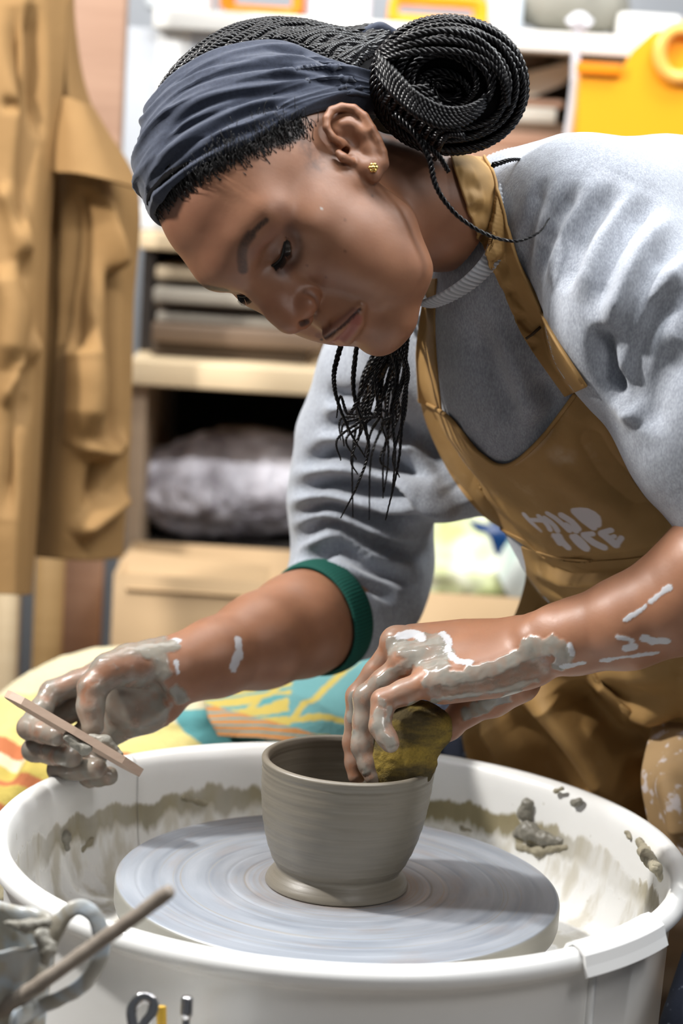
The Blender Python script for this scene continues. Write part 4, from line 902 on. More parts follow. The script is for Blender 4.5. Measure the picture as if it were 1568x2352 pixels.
# bun: a coil of braids round a soft ring
BC = P(1030, 196, 1.735); bx = (P(1130, 215, 1.735) - BC); bx /= np.linalg.norm(bx); bz = BACK * .93 + RIGHT * .18 + UP * -.30; bz -= bx * (bz @ bx); bz /= np.linalg.norm(bz); by = np.cross(bz, bx)
def torus_pt(th, ph, A=.0315, B=.0245, r0=.0265):
    c = np.cos(th)[..., None] * bx * A + np.sin(th)[..., None] * by * B; n = np.cos(th)[..., None] * bx * B + np.sin(th)[..., None] * by * A; n /= np.linalg.norm(n, axis=-1)[..., None]
    rr = r0 * (1 + .06 * np.sin(th * 2 + 1)); return BC + c + (rr * np.cos(ph))[..., None] * n + (rr * np.sin(ph) * .92)[..., None] * bz
th = np.linspace(0, 2 * np.pi, 90, endpoint=False); ph = np.linspace(0, 2 * np.pi, 40, endpoint=False); TH_, PH = np.meshgrid(th, ph, indexing='ij')
V = torus_pt(TH_.ravel(), PH.ravel(), r0=.0238); i = np.arange(90)[:, None] * 40; i2 = ((np.arange(90) + 1) % 90)[:, None] * 40; j = np.arange(40)[None]; k = (j + 1) % 40
mesh('bun_core', V, np.stack([i + j, i2 + j, i2 + k, i + k], -1).reshape(-1, 4), under_hair, hair)
for k in range(31):
    p0 = k / 31 * 2 * np.pi + rb.uniform(-.05, .05); dr = rb.choice([-1, 1]) * rb.uniform(.1, .5); t0 = rb.uniform(0, 6.28)
    t = np.linspace(0, 2 * np.pi, 60); p = p0 + dr * np.sin((t - t0)) ; c = torus_pt(t + t0, p, r0=.0262 + rb.uniform(-.0008, .0018))
    V, F = braid(c, rb.uniform(.0024, .0031), pitch=.0140, phase=rb.uniform(0, 6)); mesh('braid', V, F, hair_mat, hair)
for k in range(9):                                            # strands crossing from the tie over the bun
    q = k - 3
    pts = [P(868 + rb.uniform(-4, 4), 122 + q * 9, 1.715), P(905, 165 + q * 10, 1.692), P(950, 213 + q * 9, 1.684), P(1010, 248 + q * 8, 1.684), P(1068, 250 + q * 6, 1.690), P(1112, 226 + q * 3, 1.706), P(1104, 202, 1.732)]
    if k < 3: pts = [P(870, 118 + k * 8, 1.715), P(920, 92 + k * 16, 1.692), P(990, 72 + k * 22, 1.690), P(1070, 78 + k * 22, 1.69), P(1130, 120 + k * 16, 1.695), P(1160, 180 + k * 8, 1.70), P(1165, 240, 1.715)]
    V, F = braid(catmull(np.array(pts), 40), .0027, pitch=.0140, phase=rb.uniform(0, 6)); mesh('braid', V, F, hair_mat, hair)
for k in range(9):                                            # nape braids going up under the tie
    pts = [P(885 + k * 14, 235 + k * 16, 1.715 + k * .004), P(900 + k * 14, 215 + k * 14, 1.700), P(935 + k * 12, 205 + k * 13, 1.692), P(985 + k * 10, 200 + k * 14, 1.690)]
    V, F = braid(catmull(np.array(pts), 30), .0026, pitch=.0140, phase=rb.uniform(0, 6)); mesh('braid', V, F, hair_mat, hair)
# loose strands
def loose(pix, r0, r1, pitch=.012): V, F = braid(catmull(np.array([P(*q) for q in pix]), 70), r0, pitch=pitch, taper=(1, r1 / r0), sides=4); return mesh('loose_braid', V, F, hair_mat, hair)
loose([(905, 262, 1.705), (950, 305, 1.700), (985, 365, 1.700), (1002, 430, 1.700), (1045, 490, 1.700), (1110, 535, 1.700), (1180, 554, 1.700), (1235, 535, 1.702), (1262, 500, 1.706)], .0028, .0006)
loose([(920, 280, 1.712), (975, 330, 1.706), (1010, 362, 1.708), (1030, 395, 1.712)], .0026, .0018)
loose([(1130, 380, 1.75), (1170, 368, 1.76), (1200, 366, 1.78)], .0022, .0010)
for k in range(22):
    x0 = 900 + rb.uniform(-25, 45); x1 = 775 + k * 6.6 + rb.uniform(-10, 10); y1 = rb.uniform(940, 1200); dd = 1.80 + rb.uniform(0, .10)
    loose([(x0 + 20, 690, dd + .05), (x0, 770, dd), (x0 * .55 + x1 * .45 + rb.uniform(-18, 18), 860, dd), (x0 * .35 + x1 * .65 + rb.uniform(-22, 22), 950, dd), (x1 + rb.uniform(-15, 15), 1050 if y1 > 1070 else y1 - 50, dd), (x1 + rb.uniform(-12, 12), y1, dd + .005)], .0030, .0006)
for q in ([(790, 770, 1.80), (768, 850, 1.80), (772, 910, 1.80), (800, 985, 1.81), (838, 1050, 1.82)], [(820, 780, 1.80), (812, 900, 1.81), (846, 1020, 1.82), (822, 1110, 1.82), (782, 1190, 1.83)], [(905, 780, 1.79), (935, 850, 1.79), (925, 930, 1.80), (915, 1060, 1.81), (885, 1195, 1.82)]):
    loose(q, .0024, .0006)

# ---- skin: one surface, colour and clay from strokes laid on it
SKIN = np.array([.300, .140, .076]); n1, n2, n3 = len(HEAD.V), len(nearA.V), len(farA.V)
alb = np.tile(SKIN, (n1, 1)); lo = WH(HEAD.V)
def tint(m, c, a=1.0):
    global alb; alb = alb * (1 - (m * a)[:, None]) + np.array(c) * (m * a)[:, None]
alb *= (1 + .10 * vnoise(lo, 22, 1))[:, None]
def hmask(pts, w, soft=.6):
    out = np.zeros(n1)
    for m in (1, -1):
        q = np.array(pts, float) * [m, 1, 1]; d, _ = dist_poly(lo, q); out = np.maximum(out, sm((w * (1 + soft * .5) - d) / (w * soft)))
    return out
tint(hmask([(0, 106, -18), (0, 100, 0), (-12, 100, -18)], 13, 1.5), (.30, .105, .05), .5)          # warmer nose
tint(hmask([(-44, 62, -25), (-35, 75, -20)], 16, 1.6), (.30, .115, .055), .35)
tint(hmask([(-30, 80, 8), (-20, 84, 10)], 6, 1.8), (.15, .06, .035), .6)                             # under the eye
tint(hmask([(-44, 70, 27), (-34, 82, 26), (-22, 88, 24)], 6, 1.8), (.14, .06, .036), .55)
HEADL = lambda pix, n=None: HEAD.pts(pix, n)
def pmask(pix, w, soft=.5): return HEAD.mask(pix, w / 1000, soft)
brow = np.maximum(pmask([(611, 506), (592, 522), (572, 545)], 2.0, 1.2), pmask([(576, 540), (560, 562), (555, 590), (558, 620)], 3.6, 1.0)); brow = np.maximum(brow, hmask([(-16, 97, 40), (-30, 91, 48), (-44, 82, 47)], .1) * 0)
bw = WH(HEAD.pts([(611, 506), (592, 522), (570, 545), (557, 575), (559, 620)])); brow = np.maximum(brow, sm((4.4 * 1.4 - dist_poly(lo, bw * [-1, 1, 1])[0]) / 4.0))
tint(np.clip(brow * 1.15, 0, 1) * (.88 + .12 * vnoise(lo, 1.2, 2)), (.016, .011, .009), .97)
tint(pmask([(732, 772), (755, 757), (785, 736), (812, 716)], 3.2, 1.0), (.15, .058, .045), .65)
tint(pmask([(762, 786), (785, 776), (805, 758), (820, 734)], 4.0, .9), (.30, .085, .070), .75)
lipm = hmask([(6, 101, -60), (16, 95, -59)], 4, .9) * (lo[:, 0] > 3); tint(lipm, (.30, .085, .07), .7)
tint(pmask(MOUTH, 1.3, 1.0), (.03, .010, .010), .9); tint(pmask([(692, 745), (706, 739)], 2.0, .8), (.03, .012, .010), .85)  # shade in the mouth crease and nostril painted into the colour
tint(pmask([(664, 526), (682, 556), (676, 592), (646, 622)], 4.2, 1.6), (.085, .034, .022), .75)  # shade beside the near eye put into the skin colour
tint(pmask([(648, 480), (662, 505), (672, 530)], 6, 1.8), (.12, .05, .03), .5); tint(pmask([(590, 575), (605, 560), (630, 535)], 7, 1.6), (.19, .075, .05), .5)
tint(pmask([(700, 670), (723, 684), (731, 706), (722, 728)], 2.2, 1.6), (.11, .045, .026), .55)  # groove round the nostril wing, its shade painted in
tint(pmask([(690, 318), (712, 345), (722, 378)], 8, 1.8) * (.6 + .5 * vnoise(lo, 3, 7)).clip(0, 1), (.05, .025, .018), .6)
tint(pmask([(400, 500), (450, 480), (480, 560), (520, 600)], 20, 1.6), (.22, .090, .058), .30)  # darker forehead: partly skin tone, partly shade put into the colour
for q in ((792, 577), (748, 637), (792, 505), (705, 610), (855, 450)): tint(pmask([q], 1.1, 1.4), (.09, .035, .02), .6)
# hair growing at the forehead and temple: dark, thinning out below the headband
hl = np.zeros(n1)
for pix, w, a in (([(350, 540), (340, 500), (345, 450)], 9, 1), ([(352, 480), (400, 425), (460, 378), (540, 340), (610, 308), (660, 286)], 10, 1), ([(400, 430), (480, 385), (560, 352)], 4, .7), ([(600, 330), (650, 320), (685, 300)], 5, .9), ([(500, 365), (530, 372)], 4, .6)):
    hl = np.maximum(hl, HEAD.mask(pix, w / 1000, 1.6) * a)
wisp = vnoise(lo * [1.0, .45, .45], 2.2, 9); hl = np.clip(hl * 1.35 + .35 * hl * wisp, 0, 1)
up = sm((lo[:, 2] - 64 + .85 * (40 - lo[:, 1]) * -1 - 40) / 14) * 0
hl = np.maximum(hl, sm((-lo[:, 1] - 62) / 10) * sm((lo[:, 2] + 48) / 12))
tint(hl, (.012, .009, .009), .93)
front_edge = catmull(mir(LOW), 60); d, _ = dist_poly(lo, front_edge); behind = ((lo - C0) * np.array([0, -.6, .8])).sum(1)
tint(sm((9 - d) / 8) * (lo[:, 1] > -40), (.014, .010, .010), .9)
clay1 = np.zeros(n1); clay1 = np.maximum(clay1, pmask([(738, 479)], 1.0, .8))
# near hand and arm
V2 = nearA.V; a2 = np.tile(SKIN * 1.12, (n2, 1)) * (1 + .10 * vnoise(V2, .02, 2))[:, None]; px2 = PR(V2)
M2 = lambda pix, w, s=.35, wig=.0025: nearA.mask(pix, w, s, wig=wig)
clay2 = np.zeros(n2); thick2 = np.zeros(n2)
for pix, w, th_ in (([(905, 1480), (960, 1500), (1010, 1540)], .0085, 1), ([(930, 1490), (985, 1470), (1020, 1500)], .0075, 1), ([(1000, 1560), (1080, 1552), (1160, 1525), (1220, 1495), (1290, 1490)], .0062, 1), ([(1215, 1480), (1270, 1478), (1305, 1500), (1280, 1530)], .0055, 1), ([(875, 1568), (905, 1545), (930, 1530)], .0045, 1),
                    ([(940, 1618), (1050, 1600), (1150, 1585), (1230, 1560)], .0022, .6), ([(872, 1640), (872, 1680), (892, 1712)], .0052, .6), ([(890, 1650), (895, 1625)], .003, .6), ([(812, 1680), (818, 1730), (840, 1770)], .0040, .5), ([(805, 1650), (808, 1600)], .0035, .4), ([(870, 1600), (880, 1615)], .003, .7), ([(985, 1565), (1040, 1560)], .005, .8), ([(1070, 1640), (1130, 1612), (1180, 1590)], .0055, .8)):
    m = M2(pix, w); clay2 = np.maximum(clay2, m); thick2 = np.maximum(thick2, m * th_)
dryc = np.zeros(n2)
for pix, w in (([(918, 1462), (950, 1455), (968, 1470)], .0042), ([(1018, 1455), (1030, 1475), (1028, 1495)], .0028), ([(1035, 1505), (1050, 1518), (1080, 1520)], .0026), ([(1437, 1422), (1460, 1408), (1482, 1392)], .0017), ([(1494, 1382), (1515, 1364), (1538, 1350)], .0024), ([(1420, 1462), (1450, 1470)], .0022), ([(1478, 1465), (1500, 1472), (1528, 1472)], .0030), ([(1438, 1490), (1452, 1486)], .0034), ([(1380, 1518), (1440, 1508), (1510, 1500)], .0018), ([(1308, 1482), (1314, 1500)], .0030), ([(1290, 1530), (1340, 1522)], .0018)):
    dryc = np.maximum(dryc, M2(pix, w, .3, .0012))
thin = M2([(850, 1600), (830, 1700), (860, 1780)], .016, .5) * .45 + M2([(1020, 1590), (1130, 1575), (1240, 1535)], .010, .8) * .5 + M2([(880, 1650), (890, 1710)], .012, .8) * .4
thin = np.clip(thin * (.9 + .6 * vnoise(V2, .005, 6)) + .36 * sm((985 - px2[:, 0]) / 60) * np.clip(.7 + .8 * vnoise(V2, .006, 4), 0, 1), 0, .80)
clay2 = clay2 * np.clip(.88 + .25 * vnoise(V2, .007, 12), .5, .97)
V2 = V2 + nearA.N * (.0008 * thick2 + .0003 * dryc + .00025 * clay2 * vnoise(V2, .005, 3))[:, None]
c2 = np.maximum.reduce([clay2, dryc, thin]); cc2 = np.where((dryc > clay2)[:, None], np.array([.53, .53, .55]), np.array([.265, .25, .215]) * (1 + .12 * vnoise(V2, .008, 3))[:, None])
wet2 = np.clip(np.maximum(clay2, thin) * 1.2 - dryc, 0, 1)
# far hand: palm and fingers coated
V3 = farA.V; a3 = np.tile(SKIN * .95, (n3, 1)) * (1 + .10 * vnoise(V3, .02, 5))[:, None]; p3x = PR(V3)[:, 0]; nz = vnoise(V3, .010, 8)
coat3 = sm((392 - p3x + 14 * nz) / 14) * np.clip(1.15 + 1.1 * (vnoise(V3, .011, 11) - .42) * -1.0, .0, 1)
coat3 *= 1 - .8 * np.clip(farA.mask([(330, 1522), (270, 1530), (215, 1560), (196, 1600)], .006, 1.2) * 1.0, 0, 1) * (vnoise(V3, .008, 2) > -.3)
pink3 = np.maximum(farA.mask([(330, 1530), (262, 1528), (215, 1555)], .008, 1.3), farA.mask([(205, 1575), (200, 1610)], .006, 1.2)); pink3 = np.maximum(pink3, farA.mask([(190, 1540), (140, 1570)], .006, 1.3)); coat3 = coat3 * (1 - .55 * pink3) * np.clip(.86 + .22 * vnoise(V3, .007, 21), .5, 1)
coat3 = np.maximum(coat3, farA.mask([(395, 1480), (370, 1490), (340, 1500)], .006, .4, wig=.003)); coat3 = np.maximum(coat3, farA.mask([(420, 1605), (400, 1590)], .006, .5, wig=.003))
dry3 = np.maximum(farA.mask([(548, 1470), (548, 1500), (535, 1530)], .0042, .35, wig=.002), farA.mask([(405, 1470), (395, 1485)], .004, .4, wig=.002)); dry3 = np.maximum(dry3, farA.mask([(405, 1520), (408, 1545)], .0018, .5, wig=.001))
V3 = V3 + farA.N * (.0008 * coat3 + .0003 * coat3 * vnoise(V3, .005, 3))[:, None]
c3 = np.clip(np.maximum(coat3, dry3), 0, 1); cc3 = np.where((dry3 > coat3)[:, None], np.array([.52, .52, .54]), np.array([.235, .215, .18]) * (1 + .12 * nz)[:, None])
BV, BF = merge([(HEAD.V, HEAD.F), (V2, nearA.F), (V3, farA.F)])
cc1 = np.tile([.45, .42, .38], (n1, 1))
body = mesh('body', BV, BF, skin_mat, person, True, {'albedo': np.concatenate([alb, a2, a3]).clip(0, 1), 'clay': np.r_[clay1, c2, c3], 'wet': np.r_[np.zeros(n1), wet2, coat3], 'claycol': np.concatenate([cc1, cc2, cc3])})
body['label'] = 'face, arms and clay-smeared hands'
# eyes, lashes, ear stud
eye_mat = Mat('eye', rough=0.08, spec=0.7); eye_mat.color(eye_mat.attr('albedo')[0])
for s in (-1, 1):
    t = np.linspace(0, np.pi, 24); pz = np.linspace(0, 2 * np.pi, 48, endpoint=False); g = np.array([-.03, .86, -.50]); g /= np.linalg.norm(g)
    a = np.cross(g, [1, 0, 0]); a /= np.linalg.norm(a); b = np.cross(g, a)
    R_ = 12.6; V = np.concatenate([np.array([s * 31, 66.8, 19.6]) + R_ * (np.cos(q) * g * (1.04 if q < .5 else 1) + np.sin(q) * (np.cos(pz)[:, None] * a + np.sin(pz)[:, None] * b)) for q in t])
    i = np.arange(23)[:, None] * 48; j = np.arange(48)[None]; k = (j + 1) % 48; F = np.stack([i + j, i + 48 + j, i + 48 + k, i + k], -1).reshape(-1, 4)
    q = np.repeat(t, 48); al = np.where((q < .26)[:, None], [.004, .004, .004], np.where((q < .62)[:, None], [.035, .016, .009], [.34, .29, .26])); mesh('eye', HW(V), F, eye_mat, person, True, {'albedo': al})
lash = Mat('lash', srgb(12, 10, 10), .6); parts = []
for s in (-1, 1):
    ed = catmull(np.array([(s * -44.5, 73.2, 24.5), (s * -39, 79.8, 20.8), (s * -31, 83.2, 18.2), (s * -23, 83.6, 18.0), (s * -17.5, 84.5, 19.5)]), 30) if s > 0 else catmull(np.array([(-44.5, 73.2, 24.5), (-39, 79.8, 20.8), (-31, 83.2, 18.2), (-23, 83.6, 18.0), (-17.5, 84.5, 19.5)]), 30)
    if s > 0: ed = catmull(np.array([(44.5, 73.2, 24.5), (39, 79.8, 20.8), (31, 83.2, 18.2), (23, 83.6, 18.0), (17.5, 84.5, 19.5)]), 30)
    parts.append(tube(HW(ed), .0010, 6))
    for k in range(2, 28):
        p = ed[k]; o = np.array([s * (3.0 if k < 12 else .6), 5.2, -4.6]) * (1 if k < 22 else .7); m = p + o * .5 + [0, 1.0, -1.6]
        parts.append(tube(HW(catmull(np.array([p, m, p + o]), 6)), np.linspace(.00042, .00012, 6), 4))
V, F = merge(parts); mesh('eyelashes', V, F, lash, person)['kind'] = 'stuff'
gold = Mat('gold', srgb(222, 188, 110), .22, 1.0); sc = HEAD.hit(857, 386)
if sc is None: sc = HW((-80, 0, -15))
sc = sc + BACK * .0022; parts = []
for k in range(7):
    q = sc + (0 if k == 6 else .0024) * (math.cos(k * math.pi / 3) * RIGHT + math.sin(k * math.pi / 3) * UP) + BACK * (.0010 if k == 6 else 0)
    f = Field(q - .003, q + .003, .0005); f.ell(q, .0016 if k < 6 else .0018); parts.append(f.mesh())
V, F = merge(parts); mesh('ear_stud', V, F, gold, person)['label'] = 'small gold flower ear stud'
# short curly hairs at the hairline
parts = []; rh = random.Random(5)
base = [(rh.gauss(640, 40), rh.gauss(312, 10)) for k in range(26)] + [(rh.gauss(520, 40), rh.gauss(362, 14)) for k in range(26)] + [(348 + k * 2.9, 530 - 215 * (k / 115) ** .70 - rh.uniform(0, 14)) for k in range(122)]
for rep in range(5):
    for (x, y) in base:
        x += rh.uniform(-9, 9); y += rh.uniform(-34, 14); h = HEAD.hit(x, y)
        if h is None: continue
        nrm = WH(h) - C0; nrm /= np.linalg.norm(nrm); n_w = (HR @ nrm) @ RC.T; up_ = np.array([rh.uniform(-.9, .5), -.62, .75]) * rh.uniform(.6, 1); up_w = (HR @ up_) @ RC.T; L = rh.uniform(.006, .016); c = rh.uniform(-1, 1)
        pts = [h + n_w * .0002, h + up_w * L * .4 + n_w * .0014, h + up_w * L * .8 + RIGHT * c * .002 + n_w * .0018, h + up_w * L + RIGHT * c * .004 + n_w * .0008]
        parts.append(tube(catmull(np.array(pts), 7), np.linspace(.00035, .00016, 7), 4))
V, F = merge(parts); tag(mesh('hairline_curls', V, F, lash, hair), kind='stuff')

# ------------------------------------------------------------------ what the hands hold
sp_mat = Mat('sponge', rough=0.95, spec=0.1)
def _():
    m = sp_mat; a = m.tex(28, 5, stretch=(.6, .6, 1.8)); b = m.tex(500, 3); c = m.tex(1400, 2, kind='VORONOI')
    col = m.mix(m.ramp(a, [(.42, 0.0), (.60, 1.0)]), srgb(80, 70, 48), srgb(146, 124, 58)); col = m.mix(m.ramp(b, [(.3, .35), (.6, 0)]), col, srgb(60, 54, 38)); m.color(col); m.bump(b, .5, .0012); m.bump(c, .25, .0008)
_()
f = Field(P(960, 1870, 1.77) - .07, P(960, 1600, 1.77) + .05, .0012)
f.ell(P(962, 1672, 1.770), (.0262, .018, .0215)); f.ell(P(905, 1755, 1.768), (.0205, .020, .026), .010); f.ell(P(955, 1745, 1.770), (.016, .016, .024), .008); f.ell(P(900, 1690, 1.772), (.014, .014, .018), .01)
f.path([P(893, 1712, 1.733), P(868, 1665, 1.738)], (.0068, .0072), .004, '-')
V, F = f.mesh(); V = relax(V, F, 1); V = noise_disp(V, normals(V, F), .0011, .009, 4); tag(mesh('sponge', V, F, sp_mat), 'yellow-brown sponge held in the near hand inside the rim of the bowl', 'sponge')
wood = Mat('wet_wood', rough=.5); wood.color(wood.mix(wood.tex(60, 5, stretch=(1, 1, 6)), srgb(168, 142, 122), srgb(192, 168, 150)))
rb0, rb1 = P(14, 1592, 1.862), P(325, 1775, 1.868); ax = rb1 - rb0; L = np.linalg.norm(ax); ax /= L; wv = BACK * .93 + UP * .30; wv -= ax * (wv @ ax); wv /= np.linalg.norm(wv); tv = np.cross(ax, wv)
bm_pts = [(-.0 * L, 0), (.03 * L, .006), (.12 * L, .013), (.5 * L, .015), (.86 * L, .013), (1.0 * L, .004), (1.0 * L, -.004), (.86 * L, -.012), (.5 * L, -.014), (.1 * L, -.012), (.02 * L, -.006)]
V, F = poly_extrude([rb0 + ax * a + wv * b - tv * .003 for a, b in bm_pts], tv * .0065); ribt = empty('wooden_rib', (rb0 + rb1) / 2, 'flat wooden shaping tool gripped edge-on in the far hand', 'shaping tool'); mesh('blade', V, F, wood, ribt, False)
nrmup = tv if tv @ UP > 0 else -tv
blob('clay_smear', [rb0 + ax * L * .60 + nrmup * .004, rb0 + ax * L * .70 + nrmup * .006, rb0 + ax * L * .82 + nrmup * .004], [.003, .006, .003], clay_mat, ribt, h=.001, amp=.0008)
blob('clay_smear', [rb0 + ax * L * .48 - nrmup * .004 + BACK * .01, rb0 + ax * L * .62 - nrmup * .005 + BACK * .01], [.004, .005], clay_mat, ribt, h=.001, amp=.0012)

# ================================================================== the workshop behind
def PY(px, py, y):
    """the point on the upright plane y = const (world) seen at a pixel"""
    d = P(px, py, 1.0) - CAM; return CAM + d * ((y - CAM[1]) / d[1])
def PZ(px, py, z):
    d = P(px, py, 1.0) - CAM; return CAM + d * ((z - CAM[2]) / d[2])
def wood_mat(name, a, b, s=6, rough=.5):
    m = Mat(name, rough=rough); n = m.tex(s, 5, stretch=(1, 4, 12)); m.color(m.mix(n, srgb(*a), srgb(*b))); m.bump(n, .1, .002); return m
plaster = Mat('painted_wall', rough=.8); plaster.color(plaster.mix(plaster.tex(4, 4), srgb(190, 196, 204), srgb(212, 216, 222)))
V, F = box((-2.6, 2.30, 0), (3.2, 2.38, 2.75)); tag(mesh('wall_back', V, F, plaster, None, False), kind='structure')
V, F = box((-2.68, -2.6, 0), (-2.6, 2.38, 2.75)); tag(mesh('wall_left', V, F, plaster, None, False), kind='structure')
V, F = box((3.2, -2.6, 0), (3.28, 2.38, 2.75)); tag(mesh('wall_right', V, F, plaster, None, False), kind='structure')
concrete = Mat('concrete_floor', rough=.6); concrete.color(concrete.mix(concrete.tex(5, 6), srgb(120, 112, 104), srgb(156, 148, 138))); concrete.bump(concrete.tex(60, 4), .2, .002)
V, F = box((-2.68, -2.6, -.08), (3.28, 2.38, 0)); tag(mesh('floor', V, F, concrete, None, False), kind='structure')
pale_wood = wood_mat('pale_wood', (222, 196, 156), (238, 216, 180)); brown_wood = wood_mat('brown_board', (96, 78, 62), (134, 112, 92)); pink_wood = wood_mat('pinkish_board', (158, 122, 100), (186, 150, 126)); dark_in = Mat('dark_interior', srgb(52, 46, 42), .8)
white_board = Mat('white_shelf', srgb(236, 234, 228), .5); white_board.bump(white_board.tex(20), .05)
def plank(name, x0, y0, x1, y1, Y, depth, mat, parent=None, bevel=.002, label=None, cat=None, group=None, th=None):
    """level board whose front face spans the two pixels on the plane Y and that runs back by depth"""
    a, b = PY(x0, y0, Y), PY(x1, y1, Y); lo = [min(a[0], b[0]), Y, min(a[2], b[2])]; hi = [max(a[0], b[0]), Y + depth, max(a[2], b[2])]
    if th: m = (lo[2] + hi[2]) / 2; lo[2], hi[2] = m - th / 2, m + th / 2
    V, F = box(lo, hi, bevel); o = mesh(name, V, F, mat, parent, False); return tag(o, label, cat, group)
# upright panel at the left
o = plank('upright_panel', 160, -60, 279, 1560, 1.12, .04, pink_wood); V_ = PY(160, 1500, 1.12)
bpy.data.objects.remove(o); a, b = PY(158, 200, 1.12), PY(280, 200, 1.12)
V, F = box((a[0], 1.12, 0.0), (b[0], 1.16, 2.3), .002); panel = mesh('upright_panel', V, F, pink_wood, None, False); tag(panel, 'tall pinkish-brown wooden panel standing behind the hanging aprons', 'panel')
# shelving unit: white top shelf, wood shelf, dark bay underneath
shelf = empty('shelving_unit', (float(PY(900, 900, 1.35)[0]), 1.35, 0), 'long workshop shelving unit behind the potter with white upper shelf and pale wood lower shelf', 'shelving')
a = PY(360, 30, 1.30); b = PY(1560, 108, 1.30); zt = PY(900, 75, 1.30)[2]
V, F = box((PY(352, 30, 1.30)[0], 1.30, zt - .012), (2.0, 1.80, zt + .014), .002); mesh('shelf_board', V, F, white_board, shelf, False)
z2 = PY(520, 868, 1.25)[2]; xl = PY(297, 868, 1.25)[0]
V, F = box((xl, 1.25, z2 - .017), (1.9, 1.80, z2 + .017), .003); mesh('shelf_board', V, F, pale_wood, shelf, False)
z3 = PY(345, 552, 1.30)[2]; V, F = box((xl, 1.30, z3 - .012), (1.9, 1.80, z3 + .012), .003); mesh('shelf_board', V, F, pale_wood, shelf, False)
V, F = box((xl, 1.27, .0), (xl + .022, 1.80, z2 - .017), .002); mesh('side_panel', V, F, wood_mat('side_wood', (140, 118, 96), (168, 144, 118)), shelf, False)
V, F = box((xl, 1.36, z2 + .017), (xl + .018, 1.80, zt - .012), .002); mesh('side_panel', V, F, dark_in, shelf, False)
pb = empty('notice_board', (float(xl) + .07, 1.34, float(z3) + .0125), 'pale grey-blue panel with sheets stuck on it, standing behind the headband', 'panel')
V, F = box((PY(284, 300, 1.33)[0], 1.33, z3 + .0125), (PY(545, 300, 1.33)[0], 1.35, zt - .0125), .002); mesh('board', V, F, plaster, pb, False)
paper = Mat('paper', srgb(235, 236, 236), .8)
for x0, y0, x1, y1 in ((350, 70, 440, 330), (455, 110, 520, 300)):
    a, b = PY(x0, y1, 1.325), PY(x1, y0, 1.325); V, F = box((a[0], 1.326, a[2]), (b[0], 1.3295, b[2])); mesh('paper_sheet', V, F, paper, pb, False)
V, F = box((xl + .02, 1.785, 0), (1.9, 1.80, zt - .012)); mesh('back_panel', V, F, dark_in, shelf, False)
zb = PY(520, 1290, 1.25)[2]; V, F = box((xl, 1.25, zb - .02), (1.9, 1.80, zb), .003); mesh('shelf_board', V, F, dark_in, shelf, False)
xr = PY(1315, 200, 1.32)[0]
# ware boards stacked on the wood shelf
bc = [brown_wood, wood_mat('grey_board', (150, 142, 130), (178, 170, 156)), wood_mat('dark_board', (72, 60, 50), (100, 86, 72)), wood_mat('tan_board', (168, 150, 124), (196, 178, 150))]
zz = z2 + .0175; k = 0; rs = random.Random(11)
lab = {0: 'brown', 1: 'grey', 2: 'dark brown', 3: 'tan'}
where = ['lowest, resting on the wood shelf', 'second from the bottom', 'third from the bottom', 'fourth from the bottom', 'fifth from the bottom', 'sixth from the bottom', 'seventh from the bottom', 'eighth from the bottom', 'ninth from the bottom', 'tenth from the bottom', 'topmost']
for (x0, x1, th, c, dy) in ((310, 700, .020, 2, .02), (316, 735, .024, 0, .00), (330, 690, .012, 1, .03), (305, 650, .014, 2, .05), (320, 700, .018, 1, .01), (340, 640, .010, 2, .06), (360, 660, .016, 3, .03), (318, 560, .012, 2, .05), (350, 600, .018, 1, .02), (312, 540, .012, 0, .04), (330, 520, .010, 2, .06)):
    if zz + th > z3 - .03: break
    a0, a1 = max(PY(x0, 700, 1.30 + dy)[0], xl + .022), PY(x1 + 12, 700, 1.30 + dy)[0]; V, F = box((a0, 1.29 + dy, zz), (a1, 1.62 + dy, zz + th), .003, rot=rotz(rs.uniform(-.03, .03)))
    tag(mesh('ware_board', V, F, bc[c], None, False), '%s board in the stack behind the face, %s' % (lab[c], where[k]), 'board', 'ware boards stacked on the shelf'); zz += th + .0008; k += 1
V, F = box((PY(318, 500, 1.30)[0], 1.302, z3 + .0125), (PY(362, 500, 1.33)[0], 1.325, z3 + .045), .004); tag(mesh('white_block', V, F, paper, None), 'small white block on the shelf end beside the hanging apron', 'block')
# cardboard box and the bagged clay in the dark bay
card = Mat('cardboard', rough=.75); card.color(card.mix(card.tex(8, 3), srgb(178, 148, 110), srgb(196, 166, 128)))
a, b = PY(262, 1300, 1.02), PY(1230, 1300, 1.02); zc0, zc1 = 0.28, PY(700, 1345, 1.02)[2]
bx_ = empty('cardboard_box', (float((a[0] + b[0]) / 2), 1.18, zc0), 'long open cardboard box with a folded-out flap behind the far arm', 'box')
for nm, lo_, hi_ in (('front_side', (a[0], 1.02, zc0), (b[0], 1.026, zc1)), ('left_side', (a[0], 1.027, zc0), (a[0] + .006, 1.24, zc1)), ('right_side', (b[0] - .006, 1.027, zc0), (b[0], 1.24, zc1)), ('back_side', (a[0], 1.235, zc0), (b[0], 1.241, zc1)), ('bottom', (a[0], 1.02, zc0 - .006), (b[0], 1.241, zc0))):
    V, F = box(lo_, hi_); mesh(nm, V, F, card, bx_, False)
V, F = poly_extrude([PY(272, 1290, 1.10), PY(300, 1262, 1.15), PY(620, 1300, 1.15), PY(600, 1372, 1.015), PY(290, 1352, 1.015)], np.array([0, .003, -.004])); mesh('flap', V, F, card, bx_, False)
V, F = box((float(a[0]) + .004, .99, 0), (bx_.location[0] + .66, 1.245, zc0 - .007), .004); tag(mesh('low_bench', V, F, dark_in, None, False), 'low dark bench carrying the cardboard box', 'bench')
